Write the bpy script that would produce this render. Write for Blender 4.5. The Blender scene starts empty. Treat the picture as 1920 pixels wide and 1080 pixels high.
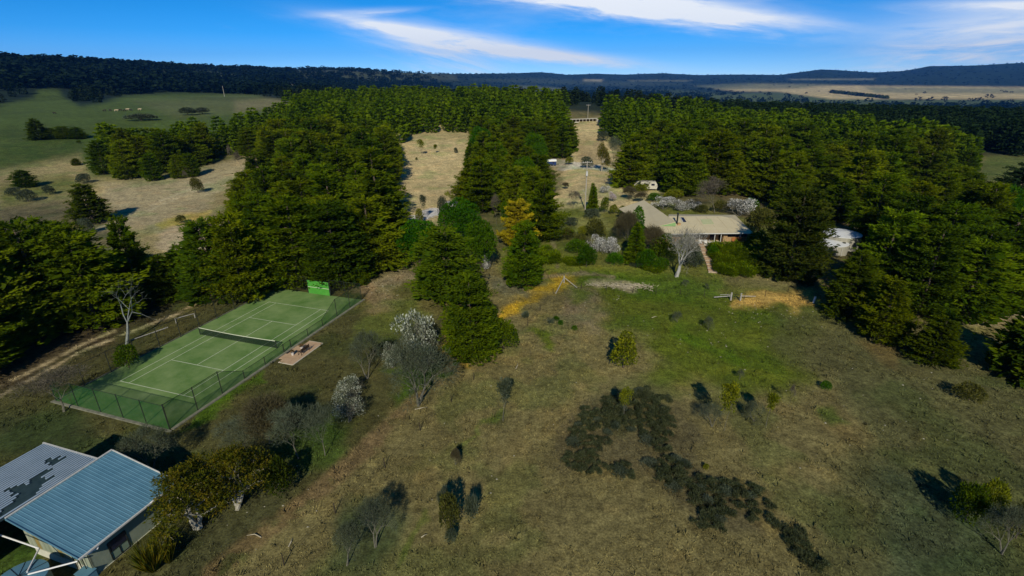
import bpy, bmesh, math, random
import numpy as np
from mathutils import Vector, Matrix, Euler
R_ = math.radians
SC = bpy.context.scene
COL = SC.collection
# ------------------------------------------------------------------ camera
F = 964.5; PITCH = 0.3898; ROLL = -0.0089; CZ = 32.3
cp, sp = math.cos(PITCH), math.sin(PITCH)
FW = np.array([0, cp, -sp]); _u = np.array([0, sp, cp]); _r = np.array([1., 0, 0])
cr, sr = math.cos(ROLL), math.sin(ROLL)
RT = cr * _r + sr * _u; UP = -sr * _r + cr * _u
cam = bpy.data.cameras.new('camera'); co = bpy.data.objects.new('camera', cam); COL.objects.link(co)
M = Matrix.Identity(4)
for i in range(3):
    M[i][0] = RT[i]; M[i][1] = UP[i]; M[i][2] = -FW[i]
M[2][3] = CZ
co.matrix_world = M
cam.sensor_width = 36; cam.lens = F / 1920 * 36; cam.clip_start = 0.5; cam.clip_end = 40000
SC.camera = co
# ------------------------------------------------------------------ sky, sun, exposure
SUN_EL = 33
SKY_STR = 0.1; SUN_STR = 4.2; HAZE = 4.2e-5
SC.view_settings.view_transform = 'Standard'; SC.view_settings.look = 'None'
SC.view_settings.exposure = 0.0; SC.view_settings.gamma = 1; SC.view_settings.use_curve_mapping = False
W = bpy.data.worlds.new('World'); SC.world = W; W.use_nodes = True
def build_world():
    nt = W.node_tree; N = nt.nodes; L = nt.links
    N.clear()
    out = N.new('ShaderNodeOutputWorld'); bg = N.new('ShaderNodeBackground')
    sky = N.new('ShaderNodeTexSky'); sky.sky_type = 'NISHITA'; sky.sun_disc = False
    sky.sun_elevation = R_(SUN_EL); sky.sun_rotation = R_(178); sky.altitude = 2000
    sky.air_density = 0.5; sky.dust_density = 0.0; sky.ozone_density = 8.0
    def math_(op, a, b=None, c=None):
        n = N.new('ShaderNodeMath'); n.operation = op
        for i, v in enumerate((a, b, c)):
            if v is None: continue
            if isinstance(v, (int, float)): n.inputs[i].default_value = v
            else: L.new(v, n.inputs[i])
        return n.outputs[0]
    tc = N.new('ShaderNodeTexCoord'); sep = N.new('ShaderNodeSeparateXYZ'); L.new(tc.outputs['Generated'], sep.inputs[0])
    az = math_('ARCTAN2', sep.outputs[0], sep.outputs[1]); el = math_('ARCSINE', sep.outputs[2])
    total = None
    # cirrus streaks: centre azimuth, centre elevation, length, thickness, tilt (all degrees), strength
    for (ca, ce, la, th, tilt, s) in CIRRUS:
        da = math_('SUBTRACT', az, R_(ca)); de = math_('SUBTRACT', el, R_(ce))
        c, si = math.cos(R_(tilt)), math.sin(R_(tilt))
        u = math_('ADD', math_('MULTIPLY', da, c), math_('MULTIPLY', de, si))
        v = math_('SUBTRACT', math_('MULTIPLY', de, c), math_('MULTIPLY', da, si))
        cb = N.new('ShaderNodeCombineXYZ')
        L.new(math_('MULTIPLY', u, 7.0), cb.inputs[0]); L.new(math_('MULTIPLY', v, 46.0), cb.inputs[1]); cb.inputs[2].default_value = ca * .37
        nz = N.new('ShaderNodeTexNoise'); nz.inputs['Scale'].default_value = 1.4; nz.inputs['Detail'].default_value = 8; nz.inputs['Roughness'].default_value = .62
        nz.inputs['Distortion'].default_value = .5
        L.new(cb.outputs[0], nz.inputs['Vector'])
        wob = math_('MULTIPLY', math_('SUBTRACT', nz.outputs[0], .5), R_(th) * 2.2)
        vv = math_('DIVIDE', math_('ADD', v, wob), R_(th)); uu = math_('DIVIDE', u, R_(la))
        r2 = math_('ADD', math_('MULTIPLY', uu, uu), math_('MULTIPLY', vv, vv))
        g = math_('EXPONENT', math_('MULTIPLY', r2, -1.25))
        g = math_('MULTIPLY', g, math_('MULTIPLY_ADD', nz.outputs[0], 2.2, -.42)); g = math_('MULTIPLY', math_('MAXIMUM', g, 0), s)
        total = g if total is None else math_('ADD', total, g)
    # thin veil over the rest of the sky
    mp = N.new('ShaderNodeMapping'); mp.inputs['Scale'].default_value = (1.1, 1.1, 6); mp.inputs['Rotation'].default_value = (.1, .3, .4)
    L.new(tc.outputs['Generated'], mp.inputs[0])
    n2 = N.new('ShaderNodeTexNoise'); n2.inputs['Scale'].default_value = 1.6; n2.inputs['Detail'].default_value = 9; n2.inputs['Roughness'].default_value = .6
    L.new(mp.outputs[0], n2.inputs['Vector'])
    veil = math_('MULTIPLY', math_('MAXIMUM', math_('SUBTRACT', n2.outputs[0], .60), 0), .8)
    hz_ = math_('MULTIPLY', math_('EXPONENT', math_('MULTIPLY', math_('ABSOLUTE', el), -1 / R_(2.4))), .27)
    total = math_('MINIMUM', math_('ADD', math_('ADD', total, hz_), veil), .95)
    hs = N.new('ShaderNodeHueSaturation'); hs.inputs['Hue'].default_value = .492; hs.inputs['Saturation'].default_value = 1.26; hs.inputs['Value'].default_value = SKY_GAIN
    L.new(sky.outputs[0], hs.inputs['Color'])
    mx = N.new('ShaderNodeMixRGB'); L.new(total, mx.inputs[0]); L.new(hs.outputs[0], mx.inputs[1])
    mx.inputs[2].default_value = (9.8, 10.2, 10.6, 1)
    L.new(mx.outputs[0], bg.inputs['Color']); bg.inputs['Strength'].default_value = SKY_STR
    L.new(bg.outputs[0], out.inputs[0])
CIRRUS = [(-5.0, 3.4, 10, 1.0, -8, 1.2), (-11, 4.4, 6, .5, -9, 1.2), (4, 2.0, 9, .55, -6, 1.3), (-7, 2.2, 6, 1.3, -14, .8), (-14, 5.8, 5, .3, 4, .5),
          (9, 6.9, 14, 1.15, -7, 1.7), (16, 5.4, 11, .9, -8, 1.3), (3, 7.6, 9, .8, -4, 1.5), (25, 4.6, 6, .5, -8, .6), (10, 9.5, 14, 1.6, -5, 1.2),
          (41, 3.0, 8, 2.2, 3, 1.1), (41, 4.6, 6, .4, -4, .9), (33, 7.2, 9, .4, 0, .4)]
SKY_GAIN = 1.3
build_world()
sl = bpy.data.lights.new('sun', 'SUN'); sl.energy = SUN_STR; sl.angle = R_(.9); sl.color = (1, .94, .78)
so = bpy.data.objects.new('sun', sl); COL.objects.link(so); so.rotation_euler = (R_(90 - SUN_EL), 0, R_(-2)); so.location = (0, -60, 90)
SC.cycles.max_bounces = 5; SC.cycles.diffuse_bounces = 3; SC.cycles.transparent_max_bounces = 8; SC.cycles.volume_bounces = 0
SC.cycles.volume_step_rate = 5

# ------------------------------------------------------------------ helpers
def S(a, b, x):
    t = np.clip((np.asarray(x, float) - a) / (b - a), 0, 1); return t * t * (3 - 2 * t)
_rn = np.random.RandomState(7); _T = _rn.rand(256, 256)
def vn(x, y):
    xi = np.floor(x).astype(int); yi = np.floor(y).astype(int); fx = x - xi; fy = y - yi
    fx = fx * fx * (3 - 2 * fx); fy = fy * fy * (3 - 2 * fy)
    a = _T[xi & 255, yi & 255]; b = _T[(xi + 1) & 255, yi & 255]; c = _T[xi & 255, (yi + 1) & 255]; d = _T[(xi + 1) & 255, (yi + 1) & 255]
    return (a * (1 - fx) + b * fx) * (1 - fy) + (c * (1 - fx) + d * fx) * fy
def fbm(x, y, o=4):
    s = 0; a = .5; n = 0
    for i in range(o):
        s = s + a * vn(x + 17.3 * i, y + 9.1 * i); n += a; a *= .5; x = x * 2.03; y = y * 2.03
    return s / n
# skyline: photo column -> row of the ridge
SKY_X = [-300, 0, 60, 150, 300, 450, 560, 680, 770, 830, 900, 960, 1005, 1045, 1090, 1130, 1187, 1240, 1300, 1360, 1390, 1420, 1450, 1500, 1545, 1580, 1650, 1700, 1760, 1810, 1850, 1880, 1920, 2100]
SKY_Y = [82, 97, 101, 109, 111, 121, 127, 130, 134, 137, 138, 137, 135, 140, 138, 140, 137.5, 141, 140, 141, 136, 131, 133, 137, 134, 126, 125.5, 122, 119, 114, 114, 117, 116.5, 112]
SKY_R = [1150, 1300, 1350, 1500, 1700, 2000, 2600, 3100, 3400, 3800, 6000, 7500] + [8600] * 22
def azpx(a):                                   # slope x/y -> photo column near the horizon
    return 960 + F * np.asarray(a) * cp * .925
def height(x, y):
    x = np.asarray(x, float); y = np.asarray(y, float)
    r = np.hypot(x, y); ys = np.maximum(y, 1e-3); a = np.where(y > 0, x / ys, np.sign(x) * 50)
    a = np.clip(a, -50, 50)
    h = 11 * S(165, 400, r) * (1 - S(.12, .45, a)) * S(-60, 60, y)
    h = h - 3 * S(120, 300, r) * S(.3, .6, a)
    # the home block: rises behind the garden wall
    hb = 1.8 * S(84.5, 95, y) * S(14, 26, x) * (1 - S(52, 66, x)) * (1 - S(130, 230, y)) + .5 * S(84, 90, y) * S(48, 58, x) * (1 - S(80, 95, x)) * (1 - S(130, 200, y))
    h = h + hb
    # gentle undulation away from the court and the house
    flat = np.minimum(1, np.hypot((x + 36) / 30, (y - 60) / 30) ** 4) * np.minimum(1, np.hypot((x - 42) / 24, (y - 98) / 16) ** 4)
    h = h + flat * (.5 * (fbm(x / 22, y / 22, 3) - .5) * S(15, 60, r)) + (fbm(x / 130 + 5, y / 130, 4) - .5) * 5 * S(250, 600, r)
    # valley and hills
    px = azpx(a)
    vd = S(-.42, -.05, a) * (y > 0)
    h = h - 75 * vd * S(430, 1500, r)
    rr = np.interp(px, SKY_X, SKY_R); py = np.interp(px, SKY_X, SKY_Y)
    rr = np.where(y > 0, rr, 2500); py = np.where(y > 0, py, 130)
    aa = (px - 960) / F; bb = (540 - py) / F
    dz = FW[2] + aa * RT[2] + bb * UP[2]; dh = np.hypot(FW[0] + aa * RT[0] + bb * UP[0], FW[1] + aa * RT[1] + bb * UP[1])
    ridge = CZ + rr * dz / dh - 3 - 7 * S(-.3, -.55, a)
    low = 11 * (1 - S(.12, .45, a)) - 3 * S(.3, .6, a) - 75 * vd
    k = S(0.42 + .16 * S(-.3, .1, a), 1.0, r / rr)
    k2 = k * (1 + .10 * (fbm(x / rr * 26 + 3, y / rr * 26, 5) - .5) * (1 - S(.93, 1.0, r / rr)) * 4)
    h = h + (ridge - low) * np.clip(k2, 0, 1) * (1 - .5 * S(1.04, 1.5, r / rr))
    return h
def h1(x, y): return float(height(x, y))
def project(x, y, z):
    d0 = np.asarray(x, float); d1 = np.asarray(y, float); d2 = np.asarray(z, float) - CZ
    k = d0 * FW[0] + d1 * FW[1] + d2 * FW[2]; k = np.where(k < 1, np.nan, k)
    return 960 + F * (d0 * RT[0] + d1 * RT[1] + d2 * RT[2]) / k, 540 - F * (d0 * UP[0] + d1 * UP[1] + d2 * UP[2]) / k
def ray(px, py):
    d = FW + (px - 960) / F * RT + (540 - py) / F * UP; return d / np.hypot(d[0], d[1])
_ts = np.geomspace(8, 12000, 3000)
def gp(px, py):                                # the ground point seen at a photo pixel
    d = ray(px, py); xs = d[0] * _ts; ys = d[1] * _ts; zs = CZ + d[2] * _ts
    f = zs - height(xs, ys); i = np.argmax(f < 0)
    if i == 0: return Vector((float(xs[-1]), float(ys[-1]), float(height(xs[-1], ys[-1]))))
    t = _ts[i - 1] + (_ts[i] - _ts[i - 1]) * f[i - 1] / (f[i - 1] - f[i])
    return Vector((float(d[0] * t), float(d[1] * t), h1(d[0] * t, d[1] * t)))
def at(px, py, z):
    d = ray(px, py); t = (z - CZ) / d[2]; return Vector((float(d[0] * t), float(d[1] * t), z))

def obj(name, me, mat=None, parent=None, **kw):
    o = bpy.data.objects.new(name, me); COL.objects.link(o)
    if mat is not None and me is not None and not me.materials: me.materials.append(mat)
    if parent is not None: o.parent = parent
    for k, v in kw.items(): o[k] = v
    return o
def thing(name, label, cat, loc=(0, 0, 0), rz=0, group=None):
    o = bpy.data.objects.new(name, None); COL.objects.link(o); o.location = loc; o.rotation_euler = (0, 0, rz)
    o.empty_display_size = .3; o['label'] = label; o['category'] = cat
    if group: o['group'] = group
    return o
class MB:
    def __init__(s): s.v = []; s.f = []
    def add(s, vs, fs):
        k = len(s.v); s.v += [tuple(v) for v in vs]; s.f += [tuple(i + k for i in f) for f in fs]; return s
    def box(s, c, d, rz=0, rot=None):
        m = rot if rot else Matrix.Rotation(rz, 3, 'Z')
        vs = [Vector(c) + m @ Vector((x * d[0] / 2, y * d[1] / 2, z * d[2] / 2)) for x in (-1, 1) for y in (-1, 1) for z in (-1, 1)]
        return s.add(vs, [(0, 1, 3, 2), (4, 6, 7, 5), (0, 4, 5, 1), (2, 3, 7, 6), (0, 2, 6, 4), (1, 5, 7, 3)])
    def beam(s, a, b, w, h=None):
        a, b = Vector(a), Vector(b); d = b - a; L = d.length; q = d.to_track_quat('X', 'Z').to_matrix()
        return s.box((a + b) / 2, (L, w, h or w), rot=q)
    def tube(s, a, b, r0, r1=None, n=8, cap=True):
        r1 = r0 if r1 is None else r1
        a, b = Vector(a), Vector(b); q = (b - a).to_track_quat('Z', 'X').to_matrix(); vs = []
        for p, r in ((a, r0), (b, r1)):
            for i in range(n):
                t = 2 * math.pi * i / n; vs.append(p + q @ Vector((r * math.cos(t), r * math.sin(t), 0)))
        fs = [(i, (i + 1) % n, n + (i + 1) % n, n + i) for i in range(n)]
        if cap: fs += [tuple(range(n - 1, -1, -1)), tuple(range(n, 2 * n))]
        return s.add(vs, fs)
    def slab(s, poly, t):                      # polygon (3-D points) thickened downwards
        n = len(poly); top = [Vector(p) for p in poly]; bot = [p - Vector((0, 0, t)) for p in top]
        return s.add(top + bot, [tuple(range(n)), tuple(range(2 * n - 1, n - 1, -1))] + [(i, n + i, n + (i + 1) % n, (i + 1) % n) for i in range(n)])
    def mesh(s, name):
        me = bpy.data.meshes.new(name); me.from_pydata(s.v, [], s.f); me.update(); return me
    def build(s, name, mat, parent=None, **kw): return obj(name, s.mesh(name), mat, parent, **kw)

def mesh_np(name, V, Fq, attrs=None, smooth=False):
    V = np.asarray(V, np.float32); Fq = np.asarray(Fq, np.int32); k = Fq.shape[1]
    me = bpy.data.meshes.new(name); me.vertices.add(len(V)); me.vertices.foreach_set('co', V.ravel())
    me.loops.add(Fq.size); me.loops.foreach_set('vertex_index', Fq.ravel())
    me.polygons.add(len(Fq)); me.polygons.foreach_set('loop_start', np.arange(0, Fq.size, k, dtype=np.int32))
    if smooth: me.polygons.foreach_set('use_smooth', np.ones(len(Fq), bool))
    for an, (ty, arr) in (attrs or {}).items():
        at_ = me.attributes.new(an, ty, 'POINT')
        at_.data.foreach_set('color' if ty == 'FLOAT_COLOR' else 'value', np.asarray(arr, np.float32).ravel())
    me.update(calc_edges=True); return me

# ------------------------------------------------------------------ materials
def newmat(name):
    m = bpy.data.materials.new(name); m.use_nodes = True; nt = m.node_tree; nt.nodes.clear()
    o = nt.nodes.new('ShaderNodeOutputMaterial'); return m, nt, o
def mat(name, c1, c2=None, scale=2.0, rough=.85, bump=0., metal=0., detail=5, bs=None, spec=.25, stretch=None):
    m, nt, o = newmat(name); N = nt.nodes; L = nt.links
    b = N.new('ShaderNodeBsdfPrincipled'); b.inputs['Roughness'].default_value = rough; b.inputs['Metallic'].default_value = metal
    b.inputs['Specular IOR Level'].default_value = spec
    L.new(b.outputs[0], o.inputs[0])
    tc = N.new('ShaderNodeTexCoord'); src = tc.outputs['Object']
    if stretch:
        mp = N.new('ShaderNodeMapping'); mp.inputs['Scale'].default_value = stretch; L.new(src, mp.inputs[0]); src = mp.outputs[0]
    nz = N.new('ShaderNodeTexNoise'); nz.inputs['Scale'].default_value = scale; nz.inputs['Detail'].default_value = detail; nz.inputs['Roughness'].default_value = .65
    L.new(src, nz.inputs['Vector'])
    cr_ = N.new('ShaderNodeValToRGB'); cr_.color_ramp.elements[0].position = .32; cr_.color_ramp.elements[1].position = .68
    c2 = c2 or tuple(min(1, v * 1.25) for v in c1)
    cr_.color_ramp.elements[0].color = (*c1, 1); cr_.color_ramp.elements[1].color = (*c2, 1)
    L.new(nz.outputs[0], cr_.inputs[0]); L.new(cr_.outputs[0], b.inputs['Base Color'])
    if bump:
        bp = N.new('ShaderNodeBump'); bp.inputs['Strength'].default_value = bump; bp.inputs['Distance'].default_value = .1
        n3 = N.new('ShaderNodeTexNoise'); n3.inputs['Scale'].default_value = bs or scale * 4; n3.inputs['Detail'].default_value = 4
        L.new(src, n3.inputs['Vector']); L.new(n3.outputs[0], bp.inputs['Height']); L.new(bp.outputs[0], b.inputs['Normal'])
    return m
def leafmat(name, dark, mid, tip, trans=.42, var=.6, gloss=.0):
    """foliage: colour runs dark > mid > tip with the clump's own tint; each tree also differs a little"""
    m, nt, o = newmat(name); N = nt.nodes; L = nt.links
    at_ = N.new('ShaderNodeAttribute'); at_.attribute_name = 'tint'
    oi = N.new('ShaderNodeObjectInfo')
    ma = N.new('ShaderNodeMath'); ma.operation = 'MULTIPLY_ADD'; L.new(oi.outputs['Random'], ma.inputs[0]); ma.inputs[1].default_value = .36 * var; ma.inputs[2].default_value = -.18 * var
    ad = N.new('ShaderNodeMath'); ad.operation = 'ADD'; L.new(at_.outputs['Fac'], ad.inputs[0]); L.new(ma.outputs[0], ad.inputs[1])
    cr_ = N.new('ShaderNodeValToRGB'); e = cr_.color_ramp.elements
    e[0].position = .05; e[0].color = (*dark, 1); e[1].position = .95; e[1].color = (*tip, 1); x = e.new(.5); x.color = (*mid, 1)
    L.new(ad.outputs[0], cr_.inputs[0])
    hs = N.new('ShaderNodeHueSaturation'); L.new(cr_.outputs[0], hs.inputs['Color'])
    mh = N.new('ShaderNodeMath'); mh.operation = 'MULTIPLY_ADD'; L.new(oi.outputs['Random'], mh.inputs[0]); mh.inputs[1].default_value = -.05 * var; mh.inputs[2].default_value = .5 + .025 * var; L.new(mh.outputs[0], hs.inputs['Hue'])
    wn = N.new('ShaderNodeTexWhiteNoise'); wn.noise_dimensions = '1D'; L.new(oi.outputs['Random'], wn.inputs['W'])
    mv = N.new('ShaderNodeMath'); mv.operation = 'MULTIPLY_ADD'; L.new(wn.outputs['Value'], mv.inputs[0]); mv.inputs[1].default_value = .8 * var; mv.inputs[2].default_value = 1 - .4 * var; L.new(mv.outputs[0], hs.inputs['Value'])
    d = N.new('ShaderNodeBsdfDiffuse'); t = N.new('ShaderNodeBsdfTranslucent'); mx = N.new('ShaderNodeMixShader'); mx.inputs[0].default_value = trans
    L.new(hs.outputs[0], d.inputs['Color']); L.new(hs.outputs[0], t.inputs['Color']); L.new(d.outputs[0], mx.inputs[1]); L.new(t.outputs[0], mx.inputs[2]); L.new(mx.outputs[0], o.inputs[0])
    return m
def colmat(name, rough=.95, nscale=(1.5, .33), amt=.54, bump=.35, bdist=.12, bscale=2.6):
    """surface whose base colour is stored per vertex, broken up by fine noise"""
    m, nt, o = newmat(name); N = nt.nodes; L = nt.links
    b = N.new('ShaderNodeBsdfPrincipled'); b.inputs['Roughness'].default_value = rough; b.inputs['Specular IOR Level'].default_value = .1; L.new(b.outputs[0], o.inputs[0])
    at_ = N.new('ShaderNodeAttribute'); at_.attribute_name = 'Col'
    g = N.new('ShaderNodeNewGeometry'); prev = None
    for s, lo, hi in ((nscale[0], 1 - amt, 1 + amt), (nscale[1], 1 - amt * .5, 1 + amt * .5), (nscale[0] * 4, 1 - amt * .8, 1 + amt * .8)):
        nz = N.new('ShaderNodeTexNoise'); nz.inputs['Scale'].default_value = s; nz.inputs['Detail'].default_value = 5; nz.inputs['Roughness'].default_value = .7
        L.new(g.outputs['Position'], nz.inputs['Vector'])
        mr = N.new('ShaderNodeMapRange'); mr.inputs[1].default_value = .28; mr.inputs[2].default_value = .72; mr.inputs[3].default_value = lo; mr.inputs[4].default_value = hi
        L.new(nz.outputs[0], mr.inputs[0])
        mu = N.new('ShaderNodeVectorMath'); mu.operation = 'SCALE'; L.new((prev or at_.outputs['Color']), mu.inputs[0]); L.new(mr.outputs[0], mu.inputs['Scale']); prev = mu.outputs[0]
    L.new(prev, b.inputs['Base Color'])
    if bump:
        n3 = N.new('ShaderNodeTexNoise'); n3.inputs['Scale'].default_value = bscale; n3.inputs['Detail'].default_value = 6; n3.inputs['Roughness'].default_value = .7; L.new(g.outputs['Position'], n3.inputs['Vector'])
        bp = N.new('ShaderNodeBump'); bp.inputs['Strength'].default_value = bump; bp.inputs['Distance'].default_value = bdist; L.new(n3.outputs[0], bp.inputs['Height']); L.new(bp.outputs[0], b.inputs['Normal'])
    return m

# ------------------------------------------------------------------ ground colours
def polydist(u, v, P):                         # signed distance to a polygon, negative inside
    P = np.array(P, float); n = len(P); d = np.full(u.shape, 1e9); ins = np.zeros(u.shape, bool)
    for i in range(n):
        x0, y0 = P[i]; x1, y1 = P[(i + 1) % n]; ex, ey = x1 - x0, y1 - y0
        t = np.clip(((u - x0) * ex + (v - y0) * ey) / (ex * ex + ey * ey + 1e-9), 0, 1)
        d = np.minimum(d, np.hypot(u - x0 - ex * t, v - y0 - ey * t))
        if y0 != y1:
            c = ((y0 > v) != (y1 > v)) & (u < (x1 - x0) * (v - y0) / (y1 - y0) + x0); ins ^= c
    return np.where(ins, -d, d)
STRAW = (.50, .395, .195); STRAWD = (.29, .235, .105); BROWN = (.160, .134, .050); OLIVE = (.088, .086, .026); GREEN = (.075, .105, .003)
BGREEN = (.060, .125, .003); DGREY = (.086, .086, .031); ORANGE = (.42, .27, .07); YELLOW = (.36, .24, .02); PADD = (.070, .102, .020)
FOREST = (.013, .024, .012); FLOOR = (.06, .045, .022); GRAVEL = (.46, .44, .38); PALE = (.36, .31, .19)  # FOREST tone includes painted cloud shade on far right and left hills
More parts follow.
